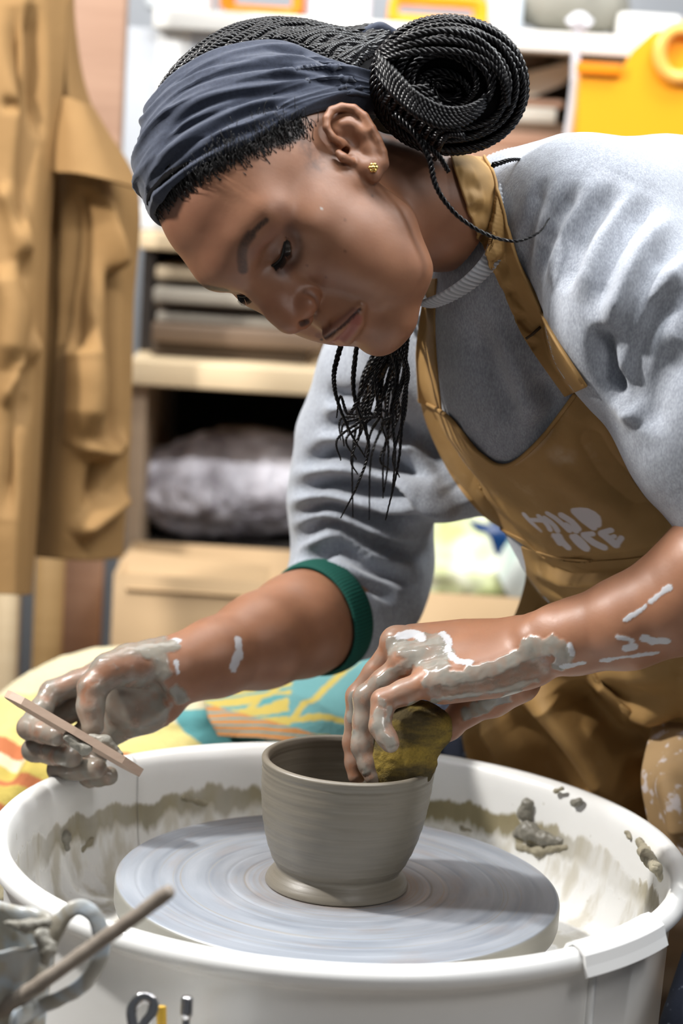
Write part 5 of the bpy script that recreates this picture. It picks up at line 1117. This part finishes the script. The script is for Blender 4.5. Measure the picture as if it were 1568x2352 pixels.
film = Mat('crumpled_film', rough=.22, spec=.8); film.color(film.mix(film.ramp(film.tex(16, 4, dist=.6), [(.34, 0), (.56, 1)]), srgb(140, 134, 142), srgb(232, 230, 240))); film.bump(film.tex(30, 5, dist=1.2), .9, .012)
f = Field(PY(270, 1420, 1.3) - .1, PY(760, 1040, 1.50) + .1, .006); f.ell(PY(545, 1195, 1.42), (.125, .08, .072)); f.ell(PY(410, 1215, 1.40), (.085, .07, .050), .04); f.ell(PY(620, 1180, 1.44), (.08, .07, .062), .04)
V, F = f.mesh(); V = relax(V, F, 1); N = normals(V, F); V = V + N * (.010 * vnoise(V, .06, 3) + .006 * np.abs(vnoise(V, .03, 5)))[:, None]; V[:, 2] += zb + .001 - V[:, 2].min(); tag(mesh('bag_of_clay', V, F, film), 'grey clay in crumpled clear plastic lying in the dark bay', 'bag')
tealp = Mat('teal_plastic', srgb(20, 92, 128), .4)
f = Field(PY(690, 1120, 1.5) - .1, PY(800, 960, 1.55) + .1, .006); f.ell(PY(745, 1040, 1.52), (.05, .05, .06)); f.ell(PY(765, 1100, 1.52), (.05, .05, .05), .02); V, F = f.mesh(); V = noise_disp(V, normals(V, F), .006, .04); tag(mesh('teal_bag', V, F, tealp), 'dark teal bag deep in the bay beside the far sleeve', 'bag')
# crumpled cloth, blue tub behind the waist
yc = Mat('pale_cloth', rough=.9); yc.color(yc.mix(yc.ramp(yc.tex(14, 3), [(.4, 0), (.6, 1)]), srgb(184, 192, 132), srgb(222, 222, 200)))
f = Field(PY(960, 1420, 1.1) - .1, PY(1200, 1150, 1.2) + .1, .006); f.ell(PY(1030, 1275, 1.12), (.055, .05, .070)); f.ell(PY(1085, 1320, 1.10), (.06, .05, .045), .03); f.ell(PY(985, 1330, 1.12), (.05, .05, .05), .03)
V, F = f.mesh(); N = normals(V, F); V = V + N * (.012 * vnoise(V, .04, 2))[:, None]; tag(mesh('crumpled_cloth', V, F, yc), 'crumpled pale yellow cloth in the box behind the waist', 'cloth')
gc = Mat('pale_green_cloth', rough=.9); gc.color(gc.mix(gc.ramp(gc.tex(9, 2, stretch=(1, 1, .3)), [(.45, 0), (.55, 1)]), srgb(118, 178, 164), srgb(200, 206, 200)))
S_ = Surf(*patch([[(1130, 1300, 2.86), (1170, 1230, 2.85), (1230, 1190, 2.84), (1300, 1180, 2.84)], [(1150, 1340, 2.82), (1200, 1270, 2.80), (1260, 1230, 2.80), (1320, 1220, 2.82)], [(1180, 1400, 2.83), (1230, 1330, 2.80), (1290, 1290, 2.80), (1340, 1260, 2.82)]], 40, 30))
V, F = thicken(S_.V, S_.F, .004); tag(mesh('striped_tea_towel', V, F, gc), 'white and mint striped cloth hanging behind the apron waist', 'cloth')
bl = Mat('blue_plastic', srgb(10, 52, 100), .35); c = PY(1172, 1190, 1.13); hh = float(c[2] - zc0 - .001); V, F = lathe([(0, -hh), (.050, -hh), (.062, -.02), (.066, 0), (.061, 0), (.046, -hh + .006), (0, -hh + .006)], c, 48); tag(mesh('blue_tub', V, F, bl), 'deep blue plastic tub in the dark behind the waist', 'tub')
# right: crate, rod, papers, boards
org = Mat('orange_plastic', srgb(250, 168, 28), .35); org2 = Mat('orange_plastic_deep', srgb(246, 140, 10), .35)
Yc = 1.16; a, b = PY(1322, 420, Yc), PY(1322, 148, Yc); x1 = PY(1322, 300, Yc)[0]; x2 = x1 + .36; zt1 = PY(1380, 160, Yc)[2]; zt2 = zt1 + .055; zlo = zt1 - .20
cr = empty('orange_crate', (float(x1 + .18), 1.25, float(zlo)), 'bright orange plastic crate with a raised round handle behind the shoulder', 'crate')
pts = [(x1 + .006, zlo), (x2, zlo), (x2, zt2)]; xa = PY(1500, 90, Yc)[0]; xb = PY(1450, 140, Yc)[0]; xc_ = PY(1425, 155, Yc)[0]
pts += [(xa + .02, zt2), (xa, zt2 - .004), (xb, zt2 - .03), (xc_, zt1), (x1, zt1)]
V, F = poly_extrude([(x, Yc, z) for x, z in pts], (0, .006, 0)); mesh('front_panel', V, F, org, cr, False)
for nm, lo_, hi_ in (('side_panel', (x1, Yc + .007, zlo), (x1 + .005, Yc + .12, zt1)), ('side_panel', (x2 - .005, Yc + .007, zlo), (x2, Yc + .12, zt1)), ('back_panel', (x1, Yc + .121, zlo), (x2, Yc + .126, zt1)), ('bottom', (x1, Yc, zlo - .006), (x2, Yc + .126, zlo)), ('rim', (x1 - .006, Yc - .010, zt1 - .006), (xc_, Yc + .001, zt1 + .008))):
    V, F = box(lo_, hi_, .001); mesh(nm, V, F, org2 if nm == 'rim' else org, cr, False)
rc_ = PY(1562, 122, Yc - .008); t = np.linspace(0, 2 * np.pi, 60, endpoint=False); C = rc_ + .026 * (np.cos(t)[:, None] * np.array([1, 0, 0]) + np.sin(t)[:, None] * np.array([0, 0, 1.15])); V, F = tube(np.concatenate([C, C[:2]]), .009, 10, caps=False); mesh('handle_ring', V, F, Mat('orange_light', srgb(255, 190, 96), .3), cr)
V, F = box((x1 - .015, 1.14, zlo - .03), (x2 + .05, 1.45, zlo - .0065), .003); o = mesh('shelf_board', V, F, pale_wood, shelf, False)
rod = Mat('white_rod', srgb(214, 214, 220), .3)
C = [PY(1328, 50, 1.20), PY(1322, 130, 1.20), PY(1318, 210, 1.20), PY(1302, 330, 1.20), PY(1290, 400, 1.20)]; V, F = tube(catmull(np.array(C), 40), .006, 10); rd = empty('hanging_rod', C[0], 'white bent wire rod hanging beside the orange crate', 'rod'); mesh('rod', V, F, rod, rd)
V, F = tube(catmull(np.array([PY(1308, 60, 1.20), PY(1330, 44, 1.20), PY(1352, 62, 1.20)]), 20), .010, 10); mesh('hook', V, F, rod, rd)
cream = Mat('cream_sheet', srgb(226, 224, 212), .7)
z5 = PY(1250, 345, 1.36)[2]; V, F = box((PY(1060, 345, 1.36)[0], 1.34, z5 - .02), (x1 - .02, 1.78, z5), .002); mesh('shelf_board', V, F, pink_wood, shelf, False)
zz = z5 + .0008
for n_, (x0, x1_, th, m_, nm) in enumerate(((1100, 1330, .022, pink_wood, 'pinkish'), (1120, 1300, .012, brown_wood, 'brown'), (1140, 1275, .020, cream, 'cream'), (1115, 1290, .010, pink_wood, 'pinkish'))):
    V, F = box((PY(x0, 300, 1.37)[0], 1.37, zz), (PY(x1_, 300, 1.37)[0], 1.62, zz + th), .003); tag(mesh('kiln_board', V, F, m_, None, False), '%s slab stacked right of the bun, %s' % (nm, ['lowest of four', 'second of four', 'third of four', 'topmost of four'][n_]), 'board', 'slabs right of the bun'); zz += th + .0006
S_ = poly_extrude([PY(1165, 190, 1.40), PY(1215, 165, 1.40), PY(1330, 138, 1.40), PY(1335, 152, 1.40), PY(1290, 195, 1.40), PY(1225, 222, 1.40), PY(1180, 218, 1.40)], (0, .10, 0)); tag(mesh('folded_sheet', *S_, cream, None, False), 'slanting stack of cream sheets behind the bun', 'paper')
V, F = poly_extrude([PY(1150, 112, 1.45), PY(1330, 122, 1.45), PY(1240, 150, 1.45), PY(1160, 170, 1.45)], (0, .12, 0)); tag(mesh('dark_sack', V, F, brown_wood, None, False), 'brown sack tucked under the white shelf right of the bun', 'sack')
# on the white shelf
zs = zt + .0145
def wireframe(name, xs, y_, h, mat, label, cat):
    a, b = PY(xs[0], 60, y_)[0], PY(xs[1], 60, y_)[0]; r = empty(name, ((a + b) / 2, y_ + .06, zs), label, cat)
    C = catmull(np.array([(a, y_, zs + .006), (a + .004, y_, zs + h * .9), (a + .03, y_, zs + h), ((a + b) / 2, y_, zs + h), (b - .03, y_, zs + h), (b - .004, y_, zs + h * .9), (b, y_, zs + .006)]), 60)
    for dy in (0, .14): V, F = tube(C + [0, dy, 0], .007, 8); mesh('side_frame', V, F, mat, r)
    V, F = box((a, y_ - .003, zs + .0005), (b, y_ + .15, zs + .012), .002); mesh('base_tray', V, F, mat, r, False); return r
wireframe('orange_rack', (512, 680), 1.36, .10, org2, 'orange plastic frame standing on the white shelf above the braids', 'rack')
wireframe('orange_basket', (900, 1108), 1.34, .036, org, 'low orange basket frame on the white shelf above the bun', 'basket')
for n_, (x0, x1_, h, dpt, c_, nm, cat, lb) in enumerate(((700, 850, .07, .12, (226, 228, 240), 'white_tub', 'tub', 'white tub on the upper shelf between the two orange frames'), (1120, 1200, .05, .12, (205, 214, 224), 'pale_box', 'box', 'pale blue-grey box on the upper shelf right of the orange basket'), (1420, 1568, .035, .16, (238, 236, 232), 'white_tray', 'tray', 'white tray on the upper shelf above the orange crate'), (330, 480, .06, .1, (222, 228, 232), 'white_box', 'box', 'white box at the left end of the upper shelf'))):
    V, F = box((PY(x0, 40, 1.4)[0], 1.40, zs + .0005), (PY(x1_, 40, 1.4)[0], 1.40 + dpt, zs + h), .008)
    tag(mesh(nm, V, F, Mat(nm, srgb(*c_), .5), None), lb, cat)
f = Field(PY(1180, 110, 1.45) - .08, PY(1420, 0, 1.45) + .12, .006); f.ell(PY(1300, 30, 1.45), (.075, .06, .040)); f.ell(PY(1360, 40, 1.45), (.05, .05, .034), .02); V, F = f.mesh(); V = noise_disp(V, normals(V, F), .006, .05); V[:, 2] += zs + .001 - V[:, 2].min(); tag(mesh('grey_sack', V, F, Mat('grey_sack', srgb(140, 138, 128), .8)), 'slumped grey bag on the upper shelf above the folded sheets', 'bag')
# hanging aprons on hooks
hang_mat = Mat('hanging_canvas', rough=.8, spec=.3); n_ = hang_mat.tex(6, 4); hang_mat.color(hang_mat.mix(n_, srgb(124, 94, 56), srgb(152, 118, 74))); hang_mat.bump(hang_mat.tex(40, 4), .3, .003)
def hang(name, ctrl, nu, nv, folds, label):
    S = Surf(*patch(ctrl, nu, nv))
    for pix, wd, am in folds: S.press(pix, wd * .78, am * 1.6)
    V, F = thicken(relax(S.V, S.F, 1), S.F, .003); r = empty(name, S.V[nu // 2], label, 'apron', 'aprons hanging at the left'); mesh('cloth', V, F, hang_mat, r); return r, S
A_, SA = hang('hanging_apron', [[(-180, -120, 2.50), (20, -120, 2.49), (90, -120, 2.50), (150, -120, 2.53)], [(-180, 120, 2.50), (20, 120, 2.47), (90, 130, 2.49), (150, 140, 2.52)], [(-180, 480, 2.49), (20, 480, 2.46), (80, 490, 2.48), (118, 500, 2.52)],
     [(-180, 850, 2.48), (20, 850, 2.45), (70, 860, 2.47), (102, 870, 2.51)], [(-180, 1180, 2.47), (10, 1180, 2.44), (60, 1185, 2.46), (86, 1190, 2.50)], [(-180, 1362, 2.47), (10, 1366, 2.44), (50, 1368, 2.46), (74, 1366, 2.50)]], 90, 260,
     [([(30, 0), (40, 120), (70, 240), (60, 400), (45, 560)], .014, -.014), ([(75, 0), (85, 150), (95, 330)], .012, -.014), ([(0, 235), (60, 245)], .008, -.008), ([(5, 600), (30, 720), (20, 860)], .02, .014), ([(60, 560), (45, 700), (60, 860), (40, 1000)], .014, -.012), ([(5, 940), (50, 860), (85, 760)], .012, .010), ([(10, 1200), (40, 1000), (70, 900)], .014, -.010), ([(0, 420), (40, 500), (60, 640)], .014, .012)], 'left hanging brown canvas apron, cut off by the picture edge')
B_, SB = hang('hanging_apron', [[(140, -120, 2.59), (150, -120, 2.58), (160, -120, 2.58), (170, -120, 2.59)], [(128, 60, 2.58), (145, 60, 2.56), (160, 62, 2.56), (175, 66, 2.58)], [(118, 230, 2.58), (150, 230, 2.54), (180, 234, 2.55), (212, 242, 2.59)],
     [(110, 400, 2.58), (170, 400, 2.53), (240, 412, 2.54), (318, 432, 2.60)], [(104, 700, 2.58), (165, 700, 2.53), (235, 704, 2.54), (308, 712, 2.60)], [(92, 1000, 2.58), (155, 1000, 2.53), (225, 1002, 2.54), (300, 1010, 2.60)], [(76, 1280, 2.58), (140, 1286, 2.54), (210, 1290, 2.55), (282, 1282, 2.60)]], 110, 280,
     [([(200, 420), (195, 560), (170, 700), (175, 820)], .022, -.034), ([(165, 440), (150, 620), (135, 800)], .012, -.018), ([(230, 430), (250, 540), (268, 640)], .012, .016), ([(270, 480), (262, 700), (262, 900), (265, 1050)], .012, -.016), ([(150, 640), (190, 780), (200, 900), (185, 1040)], .022, .022), ([(160, 1010), (240, 1040), (290, 1000)], .012, .012), ([(170, 1240), (230, 1180), (290, 1130)], .014, .014), ([(120, 240), (125, 500), (110, 900), (90, 1200)], .008, -.014), ([(220, 900), (225, 1050), (205, 1180)], .012, -.012)], 'right hanging brown canvas apron with a broad flap, in front of the wooden panel')
S3 = Surf(*patch([[(128, 225, 2.530), (150, 222, 2.515), (190, 236, 2.515), (215, 245, 2.540)], [(120, 300, 2.520), (165, 300, 2.500), (220, 318, 2.505), (268, 336, 2.540)], [(112, 395, 2.515), (175, 398, 2.490), (245, 412, 2.495), (320, 432, 2.540)]], 70, 60)); V, F = thicken(S3.V, S3.F, .003); mesh('flap', V, F, hang_mat, B_)
for r_, x in ((A_, 60), (B_, 158)):
    V, F = tube(catmull(np.array([P(x, -200, 2.52), P(x + 5, -150, 2.50), P(x + 3, -118, 2.50)]), 12), .006, 8); mesh('loop', V, F, hang_mat, r_)
rail_y = P(100, -200, 2.53)[1]; V, F = tube(np.array([P(-120, -215, 2.52), P(60, -208, 2.52), P(175, -200, 2.53), P(300, -192, 2.60)]), .010, 12); tag(mesh('hanging_rail', V, F, chrome), 'metal rail above the picture from which the aprons hang', 'rail')
V, F = box((PY(-10, 1400, 1.05)[0], 1.05, 0), (PY(38, 1400, 1.05)[0], 1.09, 1.0)); tag(mesh('table_leg', V, F, pale_wood, None, False), 'pale wooden post at the left edge below the hanging aprons', 'post')
V, F = box((PY(78, 1400, 1.06)[0], 1.06, 0), (PY(140, 1400, 1.06)[0], 1.09, .98)); tag(mesh('narrow_board', V, F, wood_mat('ochre_board', (150, 118, 74), (176, 144, 98)), None, False), 'narrow ochre board standing below the right hanging apron', 'board')

# ------------------------------------------------------------------ striped towel over the bench and far thigh
towel = Mat('striped_towel', rough=.92, spec=.2)
towel.color(towel.attr('stripe')[0]); towel.bump(towel.tex(260, 3), .6, .002); towel.bump(towel.tex(30, 4), .4, .004)
def stripes(n, m, fn):
    u, v = np.meshgrid(np.linspace(0, 1, n), np.linspace(0, 1, m)); return fn(u.ravel(), v.ravel())
Yl, Te, Or, Wh = np.array(srgb(166, 148, 76)[:3]), np.array(srgb(78, 130, 132)[:3]), np.array(srgb(160, 96, 62)[:3]), np.array(srgb(190, 180, 150)[:3])
def pick(x, table):
    out = np.tile(table[0][1], (len(x), 1))
    for e, c in table: out[x >= e] = c
    return out
def tw_left(u, v):
    s = v * 1.15 - u * .85 + .35
    c = pick(s, [(-9, Wh * .9), (.28, np.array(srgb(186, 172, 112)[:3])), (.62, Or), (.72, Wh), (.80, Yl), (.92, Or), (.99, Yl), (1.10, Or), (1.22, Wh)])
    q = u - .30 * v; box_ = (q > .62) & (v > .38) & (v < .74); c[box_] = Te; c[(q > .62) & (v >= .74) & (v < .86)] = Yl; c[(q > .62) & (v >= .86)] = Or; return c
TL = Surf(*patch([[(-60, 1640, 2.30), (40, 1560, 2.32), (150, 1505, 2.34), (260, 1485, 2.36), (400, 1500, 2.36), (520, 1560, 2.34)], [(-60, 1700, 2.22), (40, 1640, 2.24), (150, 1590, 2.26), (280, 1580, 2.28), (420, 1590, 2.28), (560, 1610, 2.28)],
                 [(-60, 1790, 2.16), (40, 1740, 2.18), (150, 1700, 2.20), (290, 1680, 2.22), (430, 1670, 2.22), (590, 1670, 2.24)], [(-60, 1880, 2.12), (40, 1830, 2.14), (150, 1790, 2.16), (300, 1760, 2.18), (450, 1740, 2.20), (620, 1735, 2.22)],
                 [(-60, 2080, 2.10), (30, 2060, 2.12), (150, 1990, 2.16), (300, 1930, 2.18), (450, 1900, 2.20), (640, 1880, 2.22)]], 150, 120))
for pix, wd, am in (([(60, 1640), (40, 1720), (10, 1810)], .012, -.012), ([(110, 1600), (80, 1720), (30, 1820)], .012, .008), ([(300, 1640), (400, 1660), (560, 1640)], .014, .008), ([(20, 1600), (120, 1560), (220, 1520)], .014, -.006)): TL.press(pix, wd, am)
TL.V = TL.V + TL.N * (.0015 * vnoise(TL.V, .02, 4))[:, None]
c = stripes(150, 120, tw_left); V, F = thicken(TL.V, TL.F, .004); tag(mesh('striped_towel', V, F, towel, None, True, {'stripe': np.r_[c, c]}), 'yellow, orange and teal towel bunched behind the left of the basin', 'towel')
def tw_right(u, v):
    s = u * 1.0 + v * .55; c = np.tile(Te * .9 + .03, (len(u), 1)); c[u < .45 - .1 * v] = Yl; c[(u < .45 - .1 * v) & (((v * 6 + u * 1.2) % 1) < .3)] = Te; w1 = (np.abs(s - .78) < .025) | (np.abs(s - .50) < .02) | (np.abs(v - .62 - .2 * u) < .03) | (np.abs(v - .82 - .15 * u) < .025); c[w1] = Yl
    o = (v > .55 + .9 * u - .12); c[o] = Or * .75 + Yl * .25; c[o & ((v * 9 % 1) < .25)] = Te; return c
TR = Surf(*patch([[(470, 1580, 2.28), (560, 1570, 2.30), (650, 1545, 2.31), (760, 1515, 2.31), (850, 1490, 2.31), (895, 1500, 2.33)], [(470, 1605, 2.22), (560, 1600, 2.22), (660, 1590, 2.22), (760, 1570, 2.22), (850, 1560, 2.22), (915, 1570, 2.26)],
                 [(480, 1650, 2.18), (570, 1650, 2.17), (670, 1650, 2.16), (770, 1640, 2.16), (860, 1640, 2.17), (925, 1650, 2.21)], [(500, 1690, 2.17), (590, 1695, 2.15), (680, 1705, 2.14), (780, 1720, 2.14), (870, 1730, 2.15), (925, 1740, 2.19)]], 150, 100))
TR.press([(560, 1600), (680, 1620), (800, 1690)], .012, .006); TR.press([(850, 1520), (860, 1620), (850, 1700)], .014, -.006); TR.V = TR.V + TR.N * (.0012 * vnoise(TR.V, .02, 4))[:, None]
c = stripes(150, 100, tw_right); V, F = thicken(TR.V, TR.F, .004); tag(mesh('striped_towel', V, F, towel, None, True, {'stripe': np.r_[c, c]}), 'teal towel with yellow and orange stripes over the far thigh behind the bowl', 'towel')
V, F = box((PY(-40, 1700, .62)[0], .52, 0), (PY(560, 1700, .62)[0], .80, float(P(200, 1700, 2.28)[2]) - .06), .02); tag(mesh('low_stool', V, F, brown_wood, None), 'low brown box seat under the bunched striped towel', 'stool')
# pedestal and tray under the basin, stool for the potter
V, F = box((-.20, -.20, 0), (.20, .20, WZ - .16), .03); ped = mesh('motor_housing', V, F, plain_white, None); tag(ped, 'white motor housing under the splash basin', 'housing')
V, F = box((float(P(1700, 1700, 2.15)[0]) - .20, .20, 0), (float(P(1700, 1700, 2.15)[0]) + .20, .60, .42), .02); tag(mesh('potter_stool', V, F, brown_wood, None), 'wooden stool under the seated potter, out of view', 'stool')
